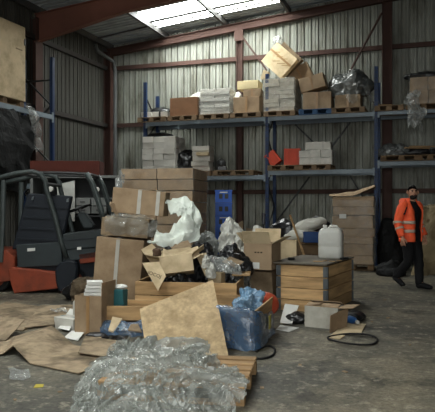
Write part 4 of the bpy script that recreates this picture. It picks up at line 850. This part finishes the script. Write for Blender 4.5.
# right floor items
t = open_carton('grey_carton', 'grimy white carton lying on the floor before the big wooden box', at(325, 7.75, 0), YAW-.5, (.42, .30, .26), mat('grimy_white', '#a9a69b', .8, .15, 3, dirt='#6e685a', dirt_amt=.6, dirt_scale=2), flaps=(10, 175, 20, 10), inside=CARD())
slab('brown_flap', [at(329.5, 7.33, .0), at(346, 7.62, .0), at(348, 7.66, .25), at(330, 7.36, .2)], .008, CARD(), label='brown cardboard flap leaning on the grimy white carton', cat='cardboard')
slab('floor_cardboard', [at(332, 7.2, .005), at(361, 7.25, .005), at(366, 7.8, .01), at(345, 7.85, .01)], .008, CARDP(), label='flat pale cardboard piece right of the grimy carton', cat='cardboard')
slab('floor_cardboard', [at(327, 7.05, .004), at(340, 6.95, .004), at(345, 7.15, .004), at(333, 7.25, .004)], .006, CARDP(), label='small cardboard scrap in front of the grimy carton', cat='cardboard')
def cable(label, pts, r=.011):
    pts = [Vector(p) for p in pts]; q = [catmull(pts, i/60) for i in range(61)]; o = sum(q, Vector())/61; o.z = 0
    return tag(MB().tube([p - o for p in q], r, 6).build('black_cable', TYR, None, o, smooth=True), label, 'cable')
c = at(353, 6.9, .012); cable('black cable loop lying on the open floor at right', [c + RGT*(math.cos(a)*.27*(1+.06*math.sin(3*a))) + FWD*(math.sin(a)*.28) + Vector((0,0,.008*math.sin(a*2)+.008)) for a in [2*math.pi*k/14 - .4 for k in range(15)]])
cable('black cable curling beside the blue-lined crate', [at(256, 6.35, .012), at(266, 6.6, .012), at(274, 6.5, .012), at(273, 6.2, .012), at(262, 6.05, .012), at(246, 6.1, .012)])
slab('white_sheet', [at(280, 7.85, .02), at(292, 7.75, .02), at(299, 8.25, .17), at(285, 8.4, .17)], .008, PAPER(), label='white sheet leaning under the left corner of the big box', cat='sheet')
slab('white_sheet', [at(276, 7.5, .005), at(289, 7.35, .005), at(299, 7.6, .005), at(280, 7.75, .005)], .006, PAPER(), label='white sheet flat on the floor beside the blue-lined crate', cat='sheet')
blob('black_bag', 'small black rag on the floor left of the grimy carton', 'rag', at(297, 7.95, 0), (.14, .12, .09), BLACKP(), seed=90, sub=3)
blob('black_bag', 'flat black rag right of the grimy carton', 'rag', at(352, 8.15, 0), (.17, .2, .08), BLACKP(), seed=91, sub=3)
t = thing('blue_bottle', 'small blue bottle lying behind the grimy carton', 'bottle', at(349, 7.95, .05), .6, None, R90)
MB().lathe([(.045, 0), (.05, .02), (.05, .13), (.02, .17), (.02, .2)], 12).build('bottle_body', mat('bluep', '#234a7a', .3, .1, 4), t, smooth=True); MB().lathe([(.024, .2), (.024, .23)], 10).build('bottle_cap', WHITE(), t)
r = random.Random(11)
spots = [(372, 322), (388, 318), (300, 365), (410, 345), (345, 372), (60, 392), (15, 400), (385, 300), (330, 322), (262, 388)]
where = ['behind the cable loop', 'right of the cable loop', 'between the pallet and the cable loop', 'far right of the cable loop', 'in front of the cable loop', 'left of the foreground film', 'at the lower left corner', 'near the walking person\'s boots', 'beside the grimy carton', 'right of the foreground pallet']
for (px, py), wh in zip(spots, where):
    d = EYE*FOC/(py-206); s_ = r.uniform(.02, .04)
    tag(MB().box((0,0,.004), (s_*1.6, s_, .008)).build('grit_chip', CARDD(), None, at(px, d, 0), (0,0,r.uniform(0,3)), bevel=.002), 'tiny debris chip on the concrete ' + wh, 'debris')

# ================================================================== PERSON
SKIN = mat('skin', '#b98a70', .6, .05, 6, bump=.02, rand=0)
HAIR = mat('hair', '#15110f', .8, .2, 20, bump=.3, rand=0)
JKT = mat('hi_vis_orange', '#ff6238', .65, .08, 6, bump=.15, bump_scale=20, rand=0)
REFL = mat('reflective_tape', '#b9a795', .45, .06, 10, bump=.05, rand=0)
BLK = mat('black_cloth', '#101012', .85, .15, 8, bump=.15, rand=0)
def person(loc, rz, scale):
    root = thing('person', 'person in an open orange hi-vis jacket and black trousers walking at right', 'person', loc, rz); root.scale = (scale,)*3
    V = []; E_ = []; Rr = []
    def v(p, r, frm=None):
        V.append(p); Rr.append(r)
        if frm is not None: E_.append((frm, len(V)-1))
        return len(V)-1
    pel = v((0,0,.96), .13); ab = v((.01,0,1.12), .125, pel); ch = v((.02,0,1.32), .14, ab); nb = v((.015,0,1.48), .07, ch); nk = v((.03,0,1.55), .058, nb)
    hy = math.radians(-38); fwd = Vector((math.cos(hy), math.sin(hy), 0))
    hb = Vector((.045,0,1.60)); jaw = v(tuple(hb + fwd*.02), .075, nk); mid = v(tuple(hb + Vector((0,0,.08))+fwd*.012), .09, jaw); top = v(tuple(hb + Vector((0,0,.15))), .072, mid)
    hands = []
    for s, kn, an, to, hip in ((1, (.10,.09,.50), (.12,.09,.10), (.29,.10,.035), (.01,.10,.90)), (-1, (.02,-.09,.50), (-.22,-.09,.21), (-.12,-.10,.06), (.0,-.10,.90))):
        h = v(hip, .095, pel); k_ = v(kn, .058, h); a_ = v(an, .042, k_); v(to, .035, a_)
    for s in (1, -1):
        sh = v((.01, s*.19, 1.44), .06, ch); el = v((-.04, s*.285, 1.17), .045, sh); wr = v((.07 if s > 0 else .05, s*.31, .93), .03, el)
        wx = .07 if s > 0 else .05
        pa = v((wx+.015, s*.312, .86), .033, wr)
        for i in range(4):
            b0 = v((wx+.05-.026*i, s*.315, .815-.004*i), .0095, pa); b1 = v((wx+.055-.026*i, s*.308, .785-.004*abs(i-1)), .009, b0); v((wx+.052-.026*i, s*.295, .758-.006*abs(i-1)), .008, b1)
        t0 = v((wx+.05, s*.29, .865), .011, pa); t1 = v((wx+.066, s*.28, .83), .010, t0); v((wx+.068, s*.275, .802), .008, t1)
    me = bpy.data.meshes.new('body'); me.from_pydata(V, E_, []); ob = bpy.data.objects.new('body', me); COL.objects.link(ob)
    sk = ob.modifiers.new('s', 'SKIN'); sl = me.skin_vertices[0].data
    for i, r_ in enumerate(Rr): sl[i].radius = (r_, r_)
    sl[0].use_root = True
    sd = ob.modifiers.new('d', 'SUBSURF'); sd.levels = 1; sd.render_levels = 1
    dg = bpy.context.evaluated_depsgraph_get(); m2 = bpy.data.meshes.new_from_object(ob.evaluated_get(dg)); bpy.data.objects.remove(ob)
    m2.materials.clear(); m2.materials.append(SKIN)
    for p in m2.polygons: p.use_smooth = True
    link('body', m2, root)
    def loft(name, pts, rs, m, flat=(1,1), par=root, n=16, wr=.012, steps=22):
        pts = [Vector(p) for p in pts]; P_ = [catmull(pts, i/steps) for i in range(steps+1)]; rv = [Vector((r_,0,0)) for r_ in rs]; Q = [catmull(rv, i/steps).x for i in range(steps+1)]
        mb = MB().tube(P_, Q, n, True, flat)
        mb.v = [tuple(Vector(q) + Vector((noise.noise(Vector(q)*14), noise.noise(Vector(q)*14+Vector((5,0,0))), 0))*wr) for q in mb.v]
        return mb.build(name, m, par, smooth=True)
    # trousers: two legs and hips in one garment
    mb = MB()
    def legpts(hip, kn, an): return [Vector(hip) + Vector((0,0,.06)), Vector(hip)*.7+Vector(kn)*.3, Vector(kn), Vector(kn)*.45+Vector(an)*.55, Vector(an)]
    for hip, kn, an in (((.01,.09,.92), (.10,.09,.50), (.12,.09,.08)), ((0,-.09,.92), (.02,-.09,.50), (-.22,-.09,.20))):
        P_ = [catmull(legpts(hip, kn, an), i/20) for i in range(21)]; Q = [catmull([Vector((q,0,0)) for q in (.118,.112,.085,.078,.07)], i/20).x for i in range(21)]; mb.tube(P_, Q, 14)
    mb.tube([(0,0,.84), (0,0,.92), (0,0,1.03)], [.15,.165,.16], 18, True, (1.18, .86))
    mb.v = [tuple(Vector(q) + Vector((noise.noise(Vector(q)*13), noise.noise(Vector(q)*13+Vector((5,0,0))), 0))*.014) for q in mb.v]
    mb.build('trousers', BLK, root, smooth=True)
    loft('shirt', [(0,0,.95), (.012,0,1.12), (.025,0,1.32), (.015,0,1.44), (.02,0,1.53)], [.155,.15,.165,.13,.075], BLK, (1.2,.85), wr=.006)
    # jacket
    def jring(z, rx, ry, cx, gap, n=30):
        a0 = math.radians(gap); return [Vector((cx + rx*math.cos(a0+(2*math.pi-2*a0)*k/n), ry*math.sin(a0+(2*math.pi-2*a0)*k/n), z)) for k in range(n+1)]
    prof = [(.82,.185,.235,.0,26), (.9,.185,.235,.0,26), (1.0,.18,.23,.0,25), (1.12,.175,.23,.01,26), (1.25,.175,.235,.015,28), (1.36,.172,.235,.02,32), (1.44,.15,.215,.01,38), (1.49,.12,.15,.0,48), (1.54,.105,.11,.0,55), (1.58,.1,.105,.005,60)]
    zz = [Vector(p) if False else p for p in prof]
    def shell(name, rings, m, par, th=.02):
        vs = []; n = len(rings[0]); fs = []
        for r_ in rings: vs += r_
        for i in range(len(rings)-1):
            for k in range(n-1): fs.append((i*n+k, i*n+k+1, (i+1)*n+k+1, (i+1)*n+k))
        vs = [q + Vector((noise.noise(q*11), noise.noise(q*11+Vector((5,0,0))), 0))*.014 for q in vs]
        me = MB().add(vs, fs).mesh(name, m, True); bm = bmesh.new(); bm.from_mesh(me); bmesh.ops.solidify(bm, geom=bm.faces[:], thickness=th); bm.to_mesh(me); bm.free()
        return link(name, me, par)
    def interp(t):
        x = t*(len(prof)-1); i = min(int(x), len(prof)-2); f = x-i; return [prof[i][k]*(1-f)+prof[i+1][k]*f for k in range(5)]
    jk = shell('jacket', [jring(*interp(i/26)) for i in range(27)], JKT, root)
    def band(z0, z1, e=.012):
        rg = []
        for i in range(4):
            z = z0+(z1-z0)*i/3; j = max(k for k in range(len(prof)-1) if prof[k][0] <= z); f = (z-prof[j][0])/(prof[j+1][0]-prof[j][0]); q = [prof[j][k]*(1-f)+prof[j+1][k]*f for k in range(5)]
            rg.append(jring(z, q[1]+e, q[2]+e, q[3], q[4]+1))
        shell('reflective_stripe', rg, REFL, jk, .006)
    band(.98, 1.035); band(1.13, 1.185)
    shell('hood', [jring(1.47,.14,.17,-.035,75), jring(1.53,.16,.17,-.04,72), jring(1.58,.14,.15,-.035,78)], JKT, jk)
    for s in (1, -1):
        wx = .07 if s > 0 else .05
        A = [(.005, s*.165, 1.47), (-.005, s*.235, 1.40), (-.045, s*.295, 1.17), (.0, s*.315, 1.04), (wx, s*.318, .915)]; rs = [.075,.088,.075,.07,.058]
        sl_ = loft('sleeve', A, rs, JKT, par=jk, wr=.016)
        PP = [catmull([Vector(p) for p in A], t_) for t_ in (.50,.53,.56)]; loft('reflective_stripe', PP, [.086]*3, REFL, par=jk, wr=.01, steps=4)
        PP = [catmull([Vector(p) for p in A], t_) for t_ in (.70,.73,.76)]; loft('reflective_stripe', PP, [.08]*3, REFL, par=jk, wr=.01, steps=4)
    a = MB().add(*[[(.10,-.245,1.42),(-.02,-.275,1.43),(-.03,-.30,1.30),(.08,-.285,1.29),(.11,-.225,1.43),(-.02,-.25,1.45),(-.03,-.28,1.30),(.08,-.26,1.29)], [(0,1,2,3),(4,5,6,7),(0,1,5,4),(1,2,6,5),(2,3,7,6),(3,0,4,7)]]).build('shoulder_patch', BLK, jk, bevel=.01)
    # boots
    for an, to in (((.12,.09,.10), (.29,.10,.035)), ((-.22,-.09,.21), (-.12,-.10,.06))):
        an = Vector(an); to = Vector(to); dr = (to-an); hz = Vector((dr.x, dr.y, 0)).normalized(); heel = an + Vector((-.03,0,-.055)) if an.z < .15 else an + Vector((-.045,0,-.04))
        mb = MB().tube([an+Vector((0,0,.13)) - hz*.01, an, heel*.6+an*.4], [.066,.064,.06], 12); mb.tube([heel - hz*.03, heel, (heel+to)/2 + Vector((0,0,.02)), to + hz*.03, to + hz*.075], [.03,.055,.06,.05,.025], 12, True, (1, .85)); mb.build('boot', BLK, root, smooth=True)
    # head details
    hc = Vector((.045,0,1.68)); Rm = Matrix.Rotation(hy, 3, 'Z')
    def hp(x, y, z): return hc + Rm @ Vector((x, y, z))
    hm = blob_mesh('hair', (.098,.09,.112), HAIR, seed=4, amp=.05, sub=3, base=-2); 
    bm = bmesh.new(); bm.from_mesh(hm); 
    for q in bm.verts: q.co.z -= .224
    bmesh.ops.delete(bm, geom=[q for q in bm.verts if q.co.z < .0 and q.co.x > -.05 or (q.co.x > .02 and q.co.z < .078) or q.co.z < -.06], context='VERTS'); bm.to_mesh(hm); bm.free()
    link('hair', hm, root, hp(-.008,0,.012), (0,0,hy))
    bd = blob_mesh('beard', (.068,.066,.06), HAIR, seed=5, amp=.04, sub=3, base=-2); bd.transform(Matrix.Translation((0,0,-.12)))
    link('beard', bd, root, hp(.03,0,-.075), (0,0,hy))
    MB().tube([hp(.085,0,.03), hp(.104,0,-.012), hp(.088,0,-.022)], [.009,.016,.012], 8).build('nose', SKIN, root, smooth=True)
    for s in (1,-1):
        MB().lathe([(.004,-.008),(.011,0),(.004,.008)], 8, hp(.083, s*.032, .018)).build('eye', mat('eye', '#241a16', .3, .02, 4, bump=0, rand=0), root)
        MB().bar(hp(.088, s*.018, .036), hp(.08, s*.05, .036), .012).build('eyebrow', HAIR, root)
        MB().tube([hp(-.005, s*.088, .03), hp(.0, s*.096, .0), hp(.005, s*.088, -.03)], [.012,.018,.01], 8).build('ear', SKIN, root, smooth=True)
    MB().bar(hp(.094, .022, -.045), hp(.094, -.022, -.045), .012).build('mouth', mat('lip', '#7d4f45', .6, .02, 4, bump=0, rand=0), root)
    return root
person(at(410.5, 11.35, 0), YAW - math.radians(52), 1.04)
